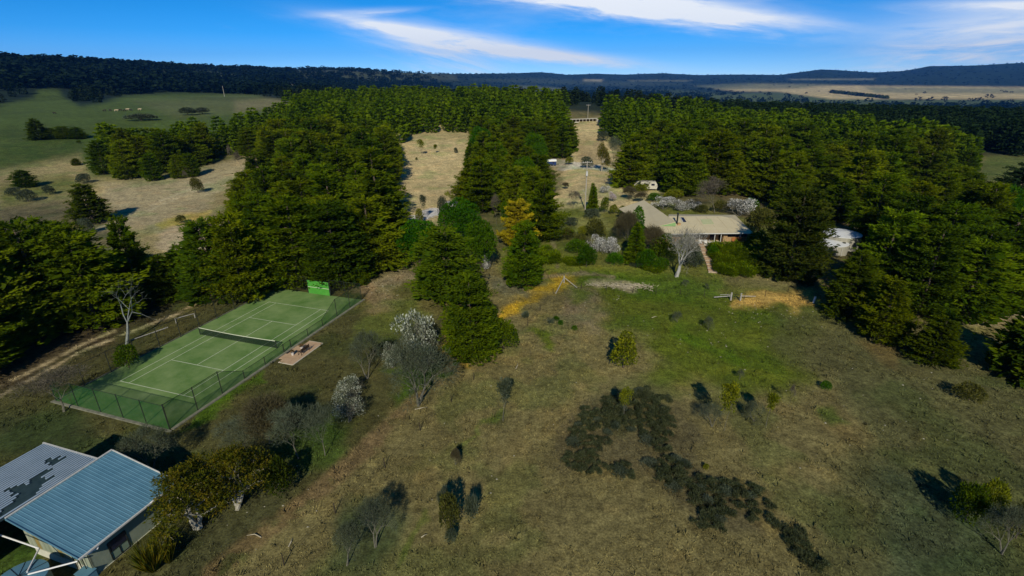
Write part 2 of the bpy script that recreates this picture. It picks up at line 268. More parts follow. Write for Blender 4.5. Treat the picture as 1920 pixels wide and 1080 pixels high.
# (polygon in photo pixels, colour, edge softness, strength)
PAINT = [
    ([(-200, 200), (0, 196), (60, 184), (76, 166), (108, 168), (122, 184), (152, 200), (190, 194), (232, 180), (300, 176), (480, 175), (520, 200), (430, 260), (160, 300), (0, 320), (-200, 350)], PADD, 7, 1),
    ([(0, 240), (60, 232), (160, 235), (160, 300), (0, 318)], (.056, .082, .018), 14, .9),
    ([(250, 190), (450, 180), (560, 185), (560, 205), (330, 222)], (.115, .13, .045), 10, .8),
    ([(440, 190), (540, 182), (560, 196), (440, 212)], (.22, .19, .09), 8, .7),
    ([(-200, 335), (0, 322), (150, 292), (170, 330), (260, 345), (520, 320), (520, 420), (400, 470), (380, 545), (250, 470), (120, 440), (-200, 560)], STRAWD, 14, 1),
    ([(-200, 395), (0, 385), (110, 370), (190, 400), (240, 450), (150, 480), (60, 520), (0, 610), (-200, 620)], (.12, .105, .052), 22, .95),
    ([(0, 345), (120, 328), (180, 345), (130, 362), (0, 385)], (.11, .125, .025), 10, .8),
    ([(40, 430), (110, 412), (160, 425), (90, 480), (50, 470)], (.13, .12, .02), 10, .7),
    ([(190, 345), (400, 320), (395, 400), (330, 425), (250, 430), (200, 400)], (.34, .28, .155), 14, .9),
    ([(290, 425), (400, 400), (420, 480), (350, 500), (300, 470)], (.43, .34, .2), 8, .95),
    ([(300, 418), (330, 405), (400, 395), (400, 405), (330, 425), (295, 432)], (.42, .31, .06), 6, .8),
    ([(70, 495), (105, 490), (110, 515), (75, 525)], PALE, 6, .9),
    # middle field, drive and track
    ([(690, 235), (900, 235), (890, 300), (860, 340), (840, 400), (800, 430), (740, 440), (700, 380), (690, 300)], STRAW, 6, 1),
    ([(760, 245), (890, 245), (880, 262), (770, 266)], (.27, .23, .10), 10, .6),
    ([(1060, 232), (1125, 222), (1140, 260), (1170, 310), (1240, 350), (1250, 385), (1200, 400), (1040, 400), (1020, 330), (1050, 280)], STRAW, 8, 1),
    ([(1080, 262), (1125, 258), (1150, 305), (1090, 305)], (.27, .2, .1), 8, .6),
    ([(1080, 345), (1240, 360), (1230, 375), (1090, 372)], (.35, .3, .15), 8, .5),
    ([(750, 416), (824, 385), (842, 378), (846, 392), (802, 408), (762, 424), (748, 430)], (.56, .54, .50), 1.6, 1),
    ([(1016, 294), (1046, 296), (1062, 302), (1110, 305), (1155, 318), (1160, 326), (1138, 324), (1100, 316), (1050, 319), (1020, 304)], (.60, .54, .43), 2.5, .9),
    # garden round the house
    ([(930, 390), (1100, 385), (1180, 400), (1250, 370), (1450, 385), (1540, 430), (1620, 470), (1580, 520), (1440, 530), (1250, 530), (1050, 545), (930, 520), (900, 460)], (.125, .13, .026), 12, 1),
    ([(1280, 350), (1450, 365), (1600, 400), (1500, 420), (1300, 385)], (.24, .19, .09), 12, .7),
    ([(1040, 470), (1130, 490), (1260, 505), (1240, 520), (1080, 520), (1020, 500)], (.15, .17, .02), 10, .9),
    ([(1070, 405), (1130, 405), (1140, 430), (1070, 440)], (.26, .26, .08), 8, .6),
    ([(1360, 515), (1530, 505), (1540, 530), (1440, 545), (1350, 532)], (.19, .16, .07), 8, .8),
    # court side
    ([(-200, 720), (0, 735), (330, 570), (520, 530), (700, 470), (790, 500), (830, 560), (900, 660), (760, 760), (420, 1080), (420, 1300), (-400, 1300)], (.078, .074, .024), 16, 1),
    ([(640, 500), (760, 455), (800, 520), (870, 580), (830, 600), (700, 590)], (.115, .10, .03), 14, .9),
    ([(690, 525), (760, 505), (790, 515), (730, 545)], (.25, .20, .12), 10, .7),
    ([(665, 530), (690, 520), (740, 540), (770, 560), (720, 590), (690, 560)], (.27, .19, .1), 8, .75),
    ([(670, 625), (740, 560), (790, 560), (800, 590), (720, 640)], (.10, .125, .02), 16, .7),
    ([(-100, 780), (150, 770), (260, 820), (280, 870), (60, 840), (-100, 870)], (.045, .06, .02), 20, .8),
    ([(375, 775), (500, 697), (508, 708), (400, 790), (330, 820)], BGREEN, 6, .75),
    ([(510, 800), (640, 770), (640, 860), (560, 890), (500, 860)], (.05, .085, .012), 18, .8),
    ([(700, 700), (830, 690), (850, 770), (740, 775)], (.05, .10, .008), 14, .8),
    ([(60, 980), (90, 1000), (70, 1080), (-100, 1080), (-100, 1010)], (.04, .08, .01), 10, .8),
    ([(480, 900), (560, 890), (540, 930), (500, 1000), (320, 1100), (300, 1040)], (.06, .062, .026), 18, .6),
    # verges under the pines
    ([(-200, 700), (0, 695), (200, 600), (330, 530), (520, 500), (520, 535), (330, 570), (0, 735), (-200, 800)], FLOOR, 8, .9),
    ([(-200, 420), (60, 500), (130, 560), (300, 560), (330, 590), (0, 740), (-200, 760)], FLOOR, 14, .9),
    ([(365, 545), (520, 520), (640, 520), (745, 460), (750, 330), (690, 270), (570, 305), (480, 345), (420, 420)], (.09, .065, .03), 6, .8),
    ([(310, 330), (500, 284), (508, 300), (450, 332), (400, 372), (330, 360)], (.36, .30, .165), 7, .95),
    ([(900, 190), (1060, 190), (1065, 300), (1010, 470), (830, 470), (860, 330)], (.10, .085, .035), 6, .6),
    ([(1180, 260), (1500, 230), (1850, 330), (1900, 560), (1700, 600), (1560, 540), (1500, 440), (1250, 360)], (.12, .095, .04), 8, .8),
    # yellow litter and dug earth
    ([(925, 600), (960, 560), (1010, 535), (1050, 515), (1085, 525), (1030, 545), (1000, 575), (965, 605)], YELLOW, 7, 1),
    ([(800, 660), (840, 620), (870, 650), (870, 690), (845, 685)], (.33, .23, .04), 9, .85),
    ([(900, 520), (960, 540), (990, 560), (930, 560)], (.13, .13, .075), 8, .8),
    # front slope
    ([(420, 1080), (690, 830), (870, 680), (1000, 560), (1050, 540), (1540, 560), (1800, 600), (2400, 560), (2600, 1400), (300, 1400)], BROWN, 8, 1),
    ([(1045, 545), (1090, 548), (1130, 590), (1120, 620), (1050, 600)], (.19, .15, .085), 12, .7),
    ([(1085, 520), (1350, 540), (1520, 560), (1560, 600), (1500, 640), (1540, 690), (1500, 740), (1400, 740), (1330, 730), (1220, 700), (1215, 640), (1140, 610), (1110, 570)], GREEN, 30, .85),
    ([(1100, 512), (1200, 505), (1350, 530), (1360, 556), (1200, 560), (1090, 530)], (.048, .115, .002), 14, .62),
    ([(1040, 540), (1080, 550), (1085, 575), (1050, 560)], GREEN, 6, .7),
    ([(1015, 618), (1040, 612), (1048, 650), (1025, 650)], GREEN, 7, .8),
    ([(1270, 600), (1330, 620), (1400, 680), (1340, 670), (1260, 630)], BGREEN, 10, .5),
    ([(1420, 590), (1560, 580), (1600, 640), (1560, 700), (1480, 680)], (.085, .085, .03), 22, .7),
    ([(1550, 590), (1750, 640), (1960, 720), (1960, 1100), (1500, 1100), (1560, 900), (1640, 800), (1560, 700)], DGREY, 40, .85),
    ([(1640, 890), (1700, 860), (1850, 980), (1900, 1080), (1700, 1080)], (.05, .07, .032), 40, .7),
    ([(1545, 745), (1580, 740), (1640, 790), (1650, 830), (1590, 830), (1540, 790)], (.15, .115, .04), 20, .6),
    ([(1545, 755), (1570, 752), (1600, 785), (1580, 795), (1550, 775)], (.055, .095, .01), 12, .75),
    ([(905, 810), (925, 800), (945, 760), (925, 770), (880, 840), (885, 850)], (.10, .135, .02), 6, .7),
    ([(760, 1020), (800, 950), (812, 955), (775, 1040), (750, 1070)], (.10, .125, .02), 7, .7),
    ([(640, 940), (720, 930), (770, 960), (700, 1080), (600, 1080)], (.055, .075, .03), 20, .7),
    ([(1050, 800), (1100, 750), (1230, 730), (1280, 800), (1300, 880), (1440, 930), (1450, 1000), (1300, 980), (1200, 900), (1060, 880)], (.10, .085, .04), 16, .8),
    ([(1105, 530), (1190, 528), (1195, 545), (1110, 545)], (.34, .28, .17), 5, .7),
    ([(1365, 575), (1400, 555), (1520, 550), (1530, 572), (1480, 590), (1440, 575), (1390, 585)], ORANGE, 8, .95),
    ([(1590, 640), (1680, 640), (1690, 690), (1640, 680)], (.15, .105, .035), 12, .7),
    ([(1760, 600), (1850, 580), (1870, 620), (1800, 640)], (.20, .18, .05), 9, .7),
    ([(1860, 400), (2200, 380), (2200, 640), (1930, 600), (1840, 610), (1790, 600), (1900, 560), (1890, 480)], (.25, .21, .11), 9, 1),
    ([(1850, 290), (1930, 290), (1930, 345), (1830, 335)], (.10, .125, .03), 8, .9),
    # far country
    ([(460, 170), (660, 165), (1300, 168), (1500, 190), (1640, 200), (2400, 190), (2400, 290), (1600, 290), (1300, 230), (1000, 200), (560, 195)], FOREST, 5, .9),
    ([(1150, 173), (1260, 168), (1660, 200), (1600, 220), (1300, 200)], (.05, .07, .022), 4, .9),
    ([(1330, 178), (1460, 172), (1650, 187), (2400, 184), (2400, 197), (1640, 200), (1460, 205), (1350, 200)], (.075, .10, .032), 3, 1),
    ([(1340, 166), (1420, 158), (1560, 160), (2400, 168), (2400, 186), (1640, 186), (1560, 186), (1460, 172), (1380, 171)], (.50, .39, .18), 3, 1),
    ([(1620, 163), (2400, 170), (2400, 179), (1640, 174)], (.19, .19, .085), 3, .75),
    ([(960, 160), (1000, 161), (1060, 166), (1060, 176), (960, 174)], (.14, .15, .06), 3, .8),
    ([(1300, 161), (1400, 156), (1560, 158), (1500, 166), (1350, 168)], (.15, .16, .07), 3, .8),
    ([(1093, 149), (1130, 149), (1130, 154), (1095, 153)], (.4, .34, .2), 1.5, .9),
    ([(1175, 150), (1300, 150), (1290, 153), (1180, 153)], (.16, .16, .08), 1.5, .7),
    ([(1480, 148), (1640, 147), (1640, 150), (1480, 150)], (.22, .22, .13), 1.5, .8),
    ([(535, 158), (565, 160), (562, 175), (555, 178), (540, 172)], (.45, .38, .24), 2, 1),
    ([(200, 133), (290, 131), (290, 134), (200, 137)], (.1, .13, .07), 2, .5),
    ([(540, 131), (690, 133), (850, 140), (860, 152), (700, 150), (560, 146)], (.065, .075, .035), 4, .9),
    ([(270, 131), (400, 134), (480, 143), (470, 150), (330, 143), (270, 138)], (.075, .10, .06), 3, .7),
    ([(860, 150), (1000, 147), (1180, 153), (1300, 158), (1180, 162), (1000, 156)], (.06, .075, .035), 3, .6),
]
TRACKS = [([(-40, 762), (0, 742), (80, 700), (150, 660), (230, 628), (330, 590), (380, 562)], 2.4, (.40, .32, .18)), ([(-40, 745), (0, 725), (80, 685), (150, 648), (215, 620)], 2.8, (.38, .30, .16)),
          ([(180, 430), (240, 405), (300, 378), (350, 358), (400, 340)], 1.6, (.42, .36, .22)), ([(176, 437), (240, 412), (300, 385), (350, 364), (400, 346)], 1.3, (.42, .36, .22)),
          ([(690, 830), (760, 765), (850, 690)], 12, (.175, .125, .055)), ([(560, 950), (700, 830)], 15, (.18, .125, .055)), ([(400, 1075), (560, 950)], 18, (.18, .125, .052)),
          ([(1030, 425), (1040, 470), (1045, 500)], 4, (.22, .19, .09)), ([(1000, 520), (1100, 512), (1150, 520)], 4, (.2, .17, .09)),
          ([(555, 172), (560, 188), (562, 196)], 1.6, (.42, .36, .24)), ([(588, 182), (592, 190)], 1.4, (.5, .45, .35)), ([(583, 140), (590, 148)], 1, (.4, .38, .3)), ([(604, 143), (607, 150)], .8, (.4, .38, .3))]
def paint(x, y, z):
    u, v = project(x, y, z); bad = ~np.isfinite(u); u = np.where(bad, 960, u); v = np.where(bad, 1400, v)
    v = np.where(bad, 1400, v)
    r = np.hypot(x, y); sc = F / np.maximum(r, 20)
    n1 = fbm(x / 3.1, y / 3.1, 4) - .5; n2 = fbm(x / 2.7 + 40, y / 2.7 + 11, 4) - .5; n3 = fbm(x / 13 + 4, y / 13 + 71, 4) - .5
    far = S(300, 900, r)
    ku = np.where(far > .5, 3, np.minimum(sc * 1.5, 26)); kv = np.where(far > .5, .6, np.minimum(sc * .8, 20))
    uu = u + (n1 * 1.6 + n3 * 2.2) * ku * 1.6; vv = v + (n2 * 1.6 - n3 * 1.4) * kv * 1.6
    C = np.empty(u.shape + (3,)); C[:] = BROWN
    far2 = S(330, 520, r)[..., None]
    C = C * (1 - far2) + np.array(FOREST) * far2
    lf = (S(-.55, -.7, x / np.maximum(y, 1)) * (1 - S(300, 350, r)))[..., None] * (y > 0)[..., None]
    C = C * (1 - lf) + np.array(PADD) * lf
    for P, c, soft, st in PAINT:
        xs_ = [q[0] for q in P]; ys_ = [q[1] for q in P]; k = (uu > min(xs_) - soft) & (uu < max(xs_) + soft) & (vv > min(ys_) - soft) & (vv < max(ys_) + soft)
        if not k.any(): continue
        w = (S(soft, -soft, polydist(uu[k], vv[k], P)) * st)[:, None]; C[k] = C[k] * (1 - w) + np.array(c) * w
    for P, wd, c in TRACKS:
        k = (u > min(q[0] for q in P) - 3 * wd) & (u < max(q[0] for q in P) + 3 * wd) & (v > min(q[1] for q in P) - 3 * wd) & (v < max(q[1] for q in P) + 3 * wd)
        if not k.any(): continue
        ku_, kv_ = u[k], v[k]; d = np.full(ku_.shape, 1e9)
        for (x0, y0), (x1, y1) in zip(P, P[1:]):
            ex, ey = x1 - x0, y1 - y0; t = np.clip(((ku_ - x0) * ex + (kv_ - y0) * ey) / (ex * ex + ey * ey), 0, 1); d = np.minimum(d, np.hypot(ku_ - x0 - ex * t, kv_ - y0 - ey * t))
        w = (S(wd * 1.5, wd * .5, d + n1[k] * wd) * S(.30, .5, fbm(x[k] / 1.3, y[k] / 1.3 + 9, 3)) * .85)[:, None]; C[k] = C[k] * (1 - w) + np.array(c) * w
    # patchiness every pasture has
    near = 1 - S(250, 500, r)
    m1 = fbm(x / 6 + 3, y / 6 + 8, 5); m2 = fbm(x / 1.6, y / 1.6, 3); m3 = fbm(x / 19 + 30, y / 19, 4)
    g = (S(.52, .68, m1) * .55 * near)[..., None]
    C = C * (1 - g) + C * np.array((.62, .85, .62)) * g
    t = (S(.55, .75, fbm(x / 4 + 90, y / 4, 4)) * .5 * near)[..., None]
    C = C * (1 - t) + C * np.array((1.32, 1.18, 1.1)) * t
    C = C * (1 + (m2 - .5)[..., None] * .55) * (1 + (m3 - .5)[..., None] * .4)
    ff = fbm(x / 40, y / 40, 5); C = C * (1 + (ff - .5)[..., None] * far[..., None] * .8)
    return C
def build_ground():
    azs = np.concatenate([np.linspace(-180, -62, 30)[:-1], np.linspace(-62, 62, 620), np.linspace(62, 180, 30)[1:]]) * math.pi / 180
    rs = np.concatenate([[0.5, 6, 12, 17], np.geomspace(19, 330, 430), np.geomspace(334, 9400, 190), [9800, 10500]])
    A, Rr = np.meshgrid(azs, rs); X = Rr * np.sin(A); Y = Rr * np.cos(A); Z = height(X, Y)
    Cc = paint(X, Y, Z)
    na, nr = len(azs), len(rs)
    i = np.arange(na - 1); j = np.arange(nr - 1); J, I = np.meshgrid(j, i, indexing='ij'); a = J * na + I
    Q = np.stack([a, a + 1, a + na + 1, a + na], -1).reshape(-1, 4)[:, ::-1]
    V = np.stack([X, Y, Z], -1).reshape(-1, 3)
    Cc = np.concatenate([np.clip(Cc, .004, .9), np.ones(Cc.shape[:-1] + (1,))], -1)
    me = mesh_np('ground', V, Q, {'Col': ('FLOAT_COLOR', Cc.reshape(-1, 4))}, smooth=True)
    return obj('ground', me, colmat('pasture'), kind='structure')
ground = build_ground()

# ------------------------------------------------------------------ foliage
def unit(a): return a / np.maximum(np.linalg.norm(a, axis=-1, keepdims=True), 1e-6)
def kites(P, D, Ln, Wd, rng, flat=None):
    """leaf-like quads rooted at P, pointing along D"""
    D = unit(D); n = len(P); q = rng.normal(size=(n, 3))
    if flat is not None: q = q * (1 - flat) + np.cross(D, [0, 0, 1.]) * flat * 1.5
    q = q - D * (q * D).sum(1, keepdims=True); q = unit(q)
    Ln = np.broadcast_to(Ln, (n,))[:, None]; Wd = np.broadcast_to(Wd, (n,))[:, None]
    V = np.stack([P, P + D * Ln * .45 + q * Wd, P + D * Ln, P + D * Ln * .45 - q * Wd], 1)
    return V.reshape(-1, 3)
def foliage(name, Vs, Ts):
    V = np.concatenate(Vs); T = np.concatenate(Ts); Q = np.arange(len(V)).reshape(-1, 4)
    return mesh_np(name, V, Q, {'tint': ('FLOAT', np.repeat(T, 4))})
def pine_crown(seed, H=13., Rm=4.3, base=.03, power=.62, tuft=.54, dens=1., layers=15, open_=0.):
    rng = np.random.RandomState(seed); Vs, Ts = [], []
    lob = rng.rand(8) * 6.28; lean = rng.normal(size=2) * .35
    for k in range(layers):
        t = (k + .3 + rng.uniform(-.25, .25)) / layers; z0 = H * (base + (.985 - base) * t)
        R = Rm * (1 - t) ** power * (.70 + .30 * S(0, .12, t)) * rng.uniform(.82, 1.14) + .35
        nb = max(4, int(R * 2.5 * dens)); a0 = rng.rand() * 6.28
        for b in range(nb):
            if rng.rand() < open_: continue
            az = a0 + 6.283 * b / nb + rng.uniform(-.3, .3); L_ = R * (.80 + .16 * math.sin(2 * az + lob[0]) + .12 * math.sin(3 * az + lob[k % 8]) + rng.uniform(-.2, .18))
            rise = rng.uniform(.0, .34) + .36 * t; zb = z0 + rng.uniform(-.42, .42)
            nt = max(6, int(11 + 24 * L_ / 4 * dens)); s = rng.uniform(.3, 1.02, nt) ** .7
            side = rng.normal(size=nt) * .46 * L_ * (s * .9 + .1) * .55
            ca, sa = math.cos(az), math.sin(az)
            x = ca * s * L_ - sa * side; y = sa * s * L_ + ca * side; z = zb + rise * L_ * s - .08 * L_ * s ** 3 + rng.normal(size=nt) * .10
            x += lean[0] * t; y += lean[1] * t
            z = np.minimum(z, H * 1.0 + .3)
            P = np.stack([x, y, z], 1); tb = rng.uniform(.2, .75)
            for q in range(4):
                D = np.stack([ca + rng.normal(size=nt) * .55, sa + rng.normal(size=nt) * .55, rng.uniform(-.05, .5, nt)], 1)
                Vs.append(kites(P + rng.normal(size=P.shape) * .13, D, tuft * rng.uniform(.6, 1.3, nt), tuft * .17, rng, .35)); Ts.append(np.clip(tb + rng.normal(size=nt) * .15 + .1 * q, 0, 1))
    # top leader
    for k in range(10):
        P = np.array([[lean[0] + rng.normal() * .15, lean[1] + rng.normal() * .15, H * rng.uniform(.92, .99)]]); Vs.append(kites(P, np.array([[rng.normal() * .3, rng.normal() * .3, 1]]), .9, .2, rng)); Ts.append(np.array([.6]))
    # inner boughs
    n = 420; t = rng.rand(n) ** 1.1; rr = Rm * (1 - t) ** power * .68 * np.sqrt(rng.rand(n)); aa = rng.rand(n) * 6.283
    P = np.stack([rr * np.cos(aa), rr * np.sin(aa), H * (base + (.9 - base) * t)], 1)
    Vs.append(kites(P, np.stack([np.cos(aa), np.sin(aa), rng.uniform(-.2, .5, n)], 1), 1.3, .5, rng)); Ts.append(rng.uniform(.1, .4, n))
    return foliage('pine_crown', Vs, Ts)
def blob_crown(seed, lobes, n, size=.35, shell=.8, flat=0., up=.3, width=.3, tj=.16, name='leaf_crown'):
    """leaf clumps over the skins of several ellipsoids: lobe = (x,y,z, rx,ry,rz)"""
    rng = np.random.RandomState(seed); Vs, Ts = [], []
    vol = np.array([l[3] * l[4] + l[4] * l[5] for l in lobes]); vol = vol / vol.sum()
    for l, w in zip(lobes, vol):
        m = max(12, int(n * w)); d = unit(rng.normal(size=(m, 3))); d[:, 2] = np.where(d[:, 2] < -.55, -d[:, 2], d[:, 2])
        rad = (shell + (1 - shell) * rng.rand(m) ** .5)[:, None] * (1 + .16 * np.sin(d[:, :1] * 5 + l[0]) * np.cos(d[:, 1:2] * 4 + l[1]))
        rad = np.where(rng.rand(m)[:, None] < .2, rad * rng.uniform(.5, .9, (m, 1)), rad)
        P = np.array(l[:3]) + d * np.array(l[3:6]) * rad; tb = rng.uniform(.3, .65)
        pat = .25 * np.sin(P[:, 0] * 2.3 + P[:, 2] * 1.7) * np.cos(P[:, 1] * 2.1)
        d = d * np.array([1, 1, .15]) if flat > .85 else d
        Vs.append(kites(P, d + rng.normal(size=(m, 3)) * (.7 if flat < .85 else np.array([.7, .7, .12])) + np.array([0, 0, up]), size * rng.uniform(.6, 1.4, m), size * width, rng, flat)); Ts.append(np.clip(tb + pat + rng.normal(size=m) * tj, 0, 1))
    return foliage(name, Vs, Ts)
def branches(seed, H, spread, trunk_r, levels=4, forks=3, first=.25, up=.35, sides=5, twig=None, crook=.18, stems=1):
    """limbs as tapered tubes; returns (mesh of wood, tips)"""
    rng = np.random.RandomState(seed); mb = MB(); tips = []
    def grow(p, d, L, r, lv):
        segs = 2 if lv < levels else 1; q = p
        for s_ in range(segs):
            d = (d + Vector(rng.normal(size=3)) * crook * .5 + Vector((0, 0, .06 * up))).normalized(); e = q + d * L / segs
            r1 = r * (.82 if s_ == 0 else .68); mb.tube(q, e, r, r1, sides if lv < 2 else 3, cap=False); q = e; r = r1
        if lv >= levels: tips.append((q, d)); return
        k = forks + (rng.rand() < .4)
        a0 = rng.rand() * 6.28
        for i in range(k):
            a = a0 + 6.283 * i / k + rng.uniform(-.4, .4); o = d.orthogonal().normalized(); o = Matrix.Rotation(a, 3, d) @ o
            nd = (d * (.9 if i else 1.2) + o * spread * rng.uniform(.6, 1.2) + Vector((0, 0, up))).normalized()
            grow(q, nd, L * rng.uniform(.62, .86), r * .72, lv + 1)
        if lv >= 1 and lv < levels: tips.append((q, d))
    tot = sum(.74 ** i for i in range(1, levels + 1)) * .82
    for s_ in range(stems):
        d0 = Vector((rng.normal() * (.10 if stems == 1 else .45), rng.normal() * (.1 if stems == 1 else .45), 1)).normalized()
        grow(Vector((rng.normal() * .1 * (stems > 1), rng.normal() * .1 * (stems > 1), -.15)), d0, H * first if stems == 1 else H * .3, trunk_r, 0)
    return mb, tips
def norm_to(mb, H, Wd=None):
    V = np.array(mb.v); zmax = V[:, 2].max(); s = H / zmax; wx = np.percentile(np.hypot(V[:, 0], V[:, 1]), 97); sx = (Wd / wx) if Wd else s
    mb.v = [tuple(v) for v in (V * np.array([sx, sx, s]))]; return sx, s
def twigs(tips, rng, n, L, w, sx, s, tint=(.3, .7), droop=0.):
    P, D = [], []
    for p, d in tips:
        for k in range(n):
            q = Vector((p.x * sx, p.y * sx, p.z * s)); P.append(q); D.append(d + Vector(rng.normal(size=3)) * .6 + Vector((0, 0, -droop)))
    P = np.array(P) + rng.normal(size=(len(P), 3)) * .12; D = np.array(D); m = len(P)
    return [kites(P, D, L * rng.uniform(.5, 1.3, m), w, rng)], [rng.uniform(*tint, m)]
def trunk_mesh(H, r, lean=0., seed=0, limbs=0):
    mb = MB(); rng = np.random.RandomState(seed); p = Vector((0, 0, -.3)); n = 5
    for i in range(n):
        e = Vector((lean * (i + 1) / n + rng.normal() * .04, rng.normal() * .04, H * (i + 1) / n)); mb.tube(p, e, r * (1 - i / n * .75), r * (1 - (i + 1) / n * .75), 7, cap=(i == n - 1)); p = e
    for i in range(limbs):
        z = H * rng.uniform(.12, .8); a = rng.rand() * 6.28; mb.tube((0, 0, z), (math.cos(a) * H * .16, math.sin(a) * H * .16, z + H * .03), r * .25, r * .08, 4)
    return mb.mesh('trunk')

# leaves' own albedo; dark needles and far wood have cloud shade painted in
M_PINE = leafmat('pine_needles', (.044, .078, .003), (.096, .142, .003), (.165, .205, .004))
M_PINEY = leafmat('pine_needles_yellowish', (.058, .088, .003), (.135, .168, .003), (.22, .235, .004))
M_PINED = leafmat('pine_needles_deep', (.034, .064, .004), (.068, .108, .004), (.115, .158, .004))
M_DKG = leafmat('deep_green_leaves', (.018, .034, .004), (.04, .06, .005), (.085, .10, .01), var=.1)
M_DARK = leafmat('dark_shaded_needles', (.012, .026, .010), (.020, .040, .012), (.035, .058, .014))  # cloud shade on the far right belt is put into this colour
M_ROUND = leafmat('stone_pine_needles', (.022, .075, .003), (.05, .125, .003), (.09, .18, .004))
M_GOLD = leafmat('golden_needles', (.15, .125, .006), (.32, .25, .01), (.50, .39, .015), var=.2)
M_LIME = leafmat('yellow_green_leaves', (.08, .10, .006), (.17, .19, .01), (.30, .30, .015), var=.2)
M_OLIVE = leafmat('olive_leaves', (.05, .055, .015), (.10, .105, .02), (.16, .155, .03), var=.3)
M_GREYG = leafmat('grey_green_leaves', (.04, .055, .028), (.08, .10, .058), (.14, .165, .11), var=.3)
M_GUM = leafmat('gum_leaves', (.045, .06, .006), (.105, .108, .008), (.20, .145, .012), var=.1)
M_TWIGP = leafmat('pale_twigs', (.12, .115, .09), (.20, .19, .155), (.30, .29, .25), var=.1, trans=.05)
M_WHITE = leafmat('white_blossom', (.10, .10, .07), (.42, .41, .37), (.88, .86, .80), var=.15, trans=.25)
M_GBLOS = leafmat('greyish_blossom', (.07, .085, .045), (.20, .225, .15), (.48, .50, .40), var=.1, trans=.15)
M_PINK = leafmat('pale_pink_blossom', (.3, .25, .25), (.55, .47, .47), (.8, .72, .72), var=.1, trans=.35)
M_TWIG = leafmat('bare_twigs', (.06, .05, .032), (.10, .085, .058), (.17, .15, .115), var=.2, trans=.05)
M_TWIGB = leafmat('brown_twigs', (.045, .040, .018), (.072, .062, .03), (.11, .095, .052), var=.2, trans=.05)
M_TWIGG = leafmat('lichen_grey_twigs', (.04, .05, .026), (.07, .085, .048), (.13, .15, .10), var=.15, trans=.05)
M_FERN = leafmat('juniper_sprays', (.05, .09, .003), (.11, .17, .003), (.22, .27, .005), var=.15)
M_BROOM = leafmat('broom_stems', (.034, .046, .020), (.070, .086, .036), (.14, .155, .075), var=.3)
M_BARK = mat('pine_bark', (.07, .05, .035), (.14, .105, .075), 3, bump=.5)
M_GREYBARK = mat('grey_bark', (.085, .08, .055), (.17, .155, .115), 4, bump=.3)
M_DEADW = mat('grey_dead_wood', (.13, .145, .125), (.24, .255, .225), 3, bump=.3)
M_WHITEBARK = mat('bleached_wood', (.30, .29, .25), (.46, .44, .39), 3, bump=.3)
M_GUMBARK = mat('gum_bark', (.22, .20, .15), (.42, .39, .31), 2.5, bump=.2)

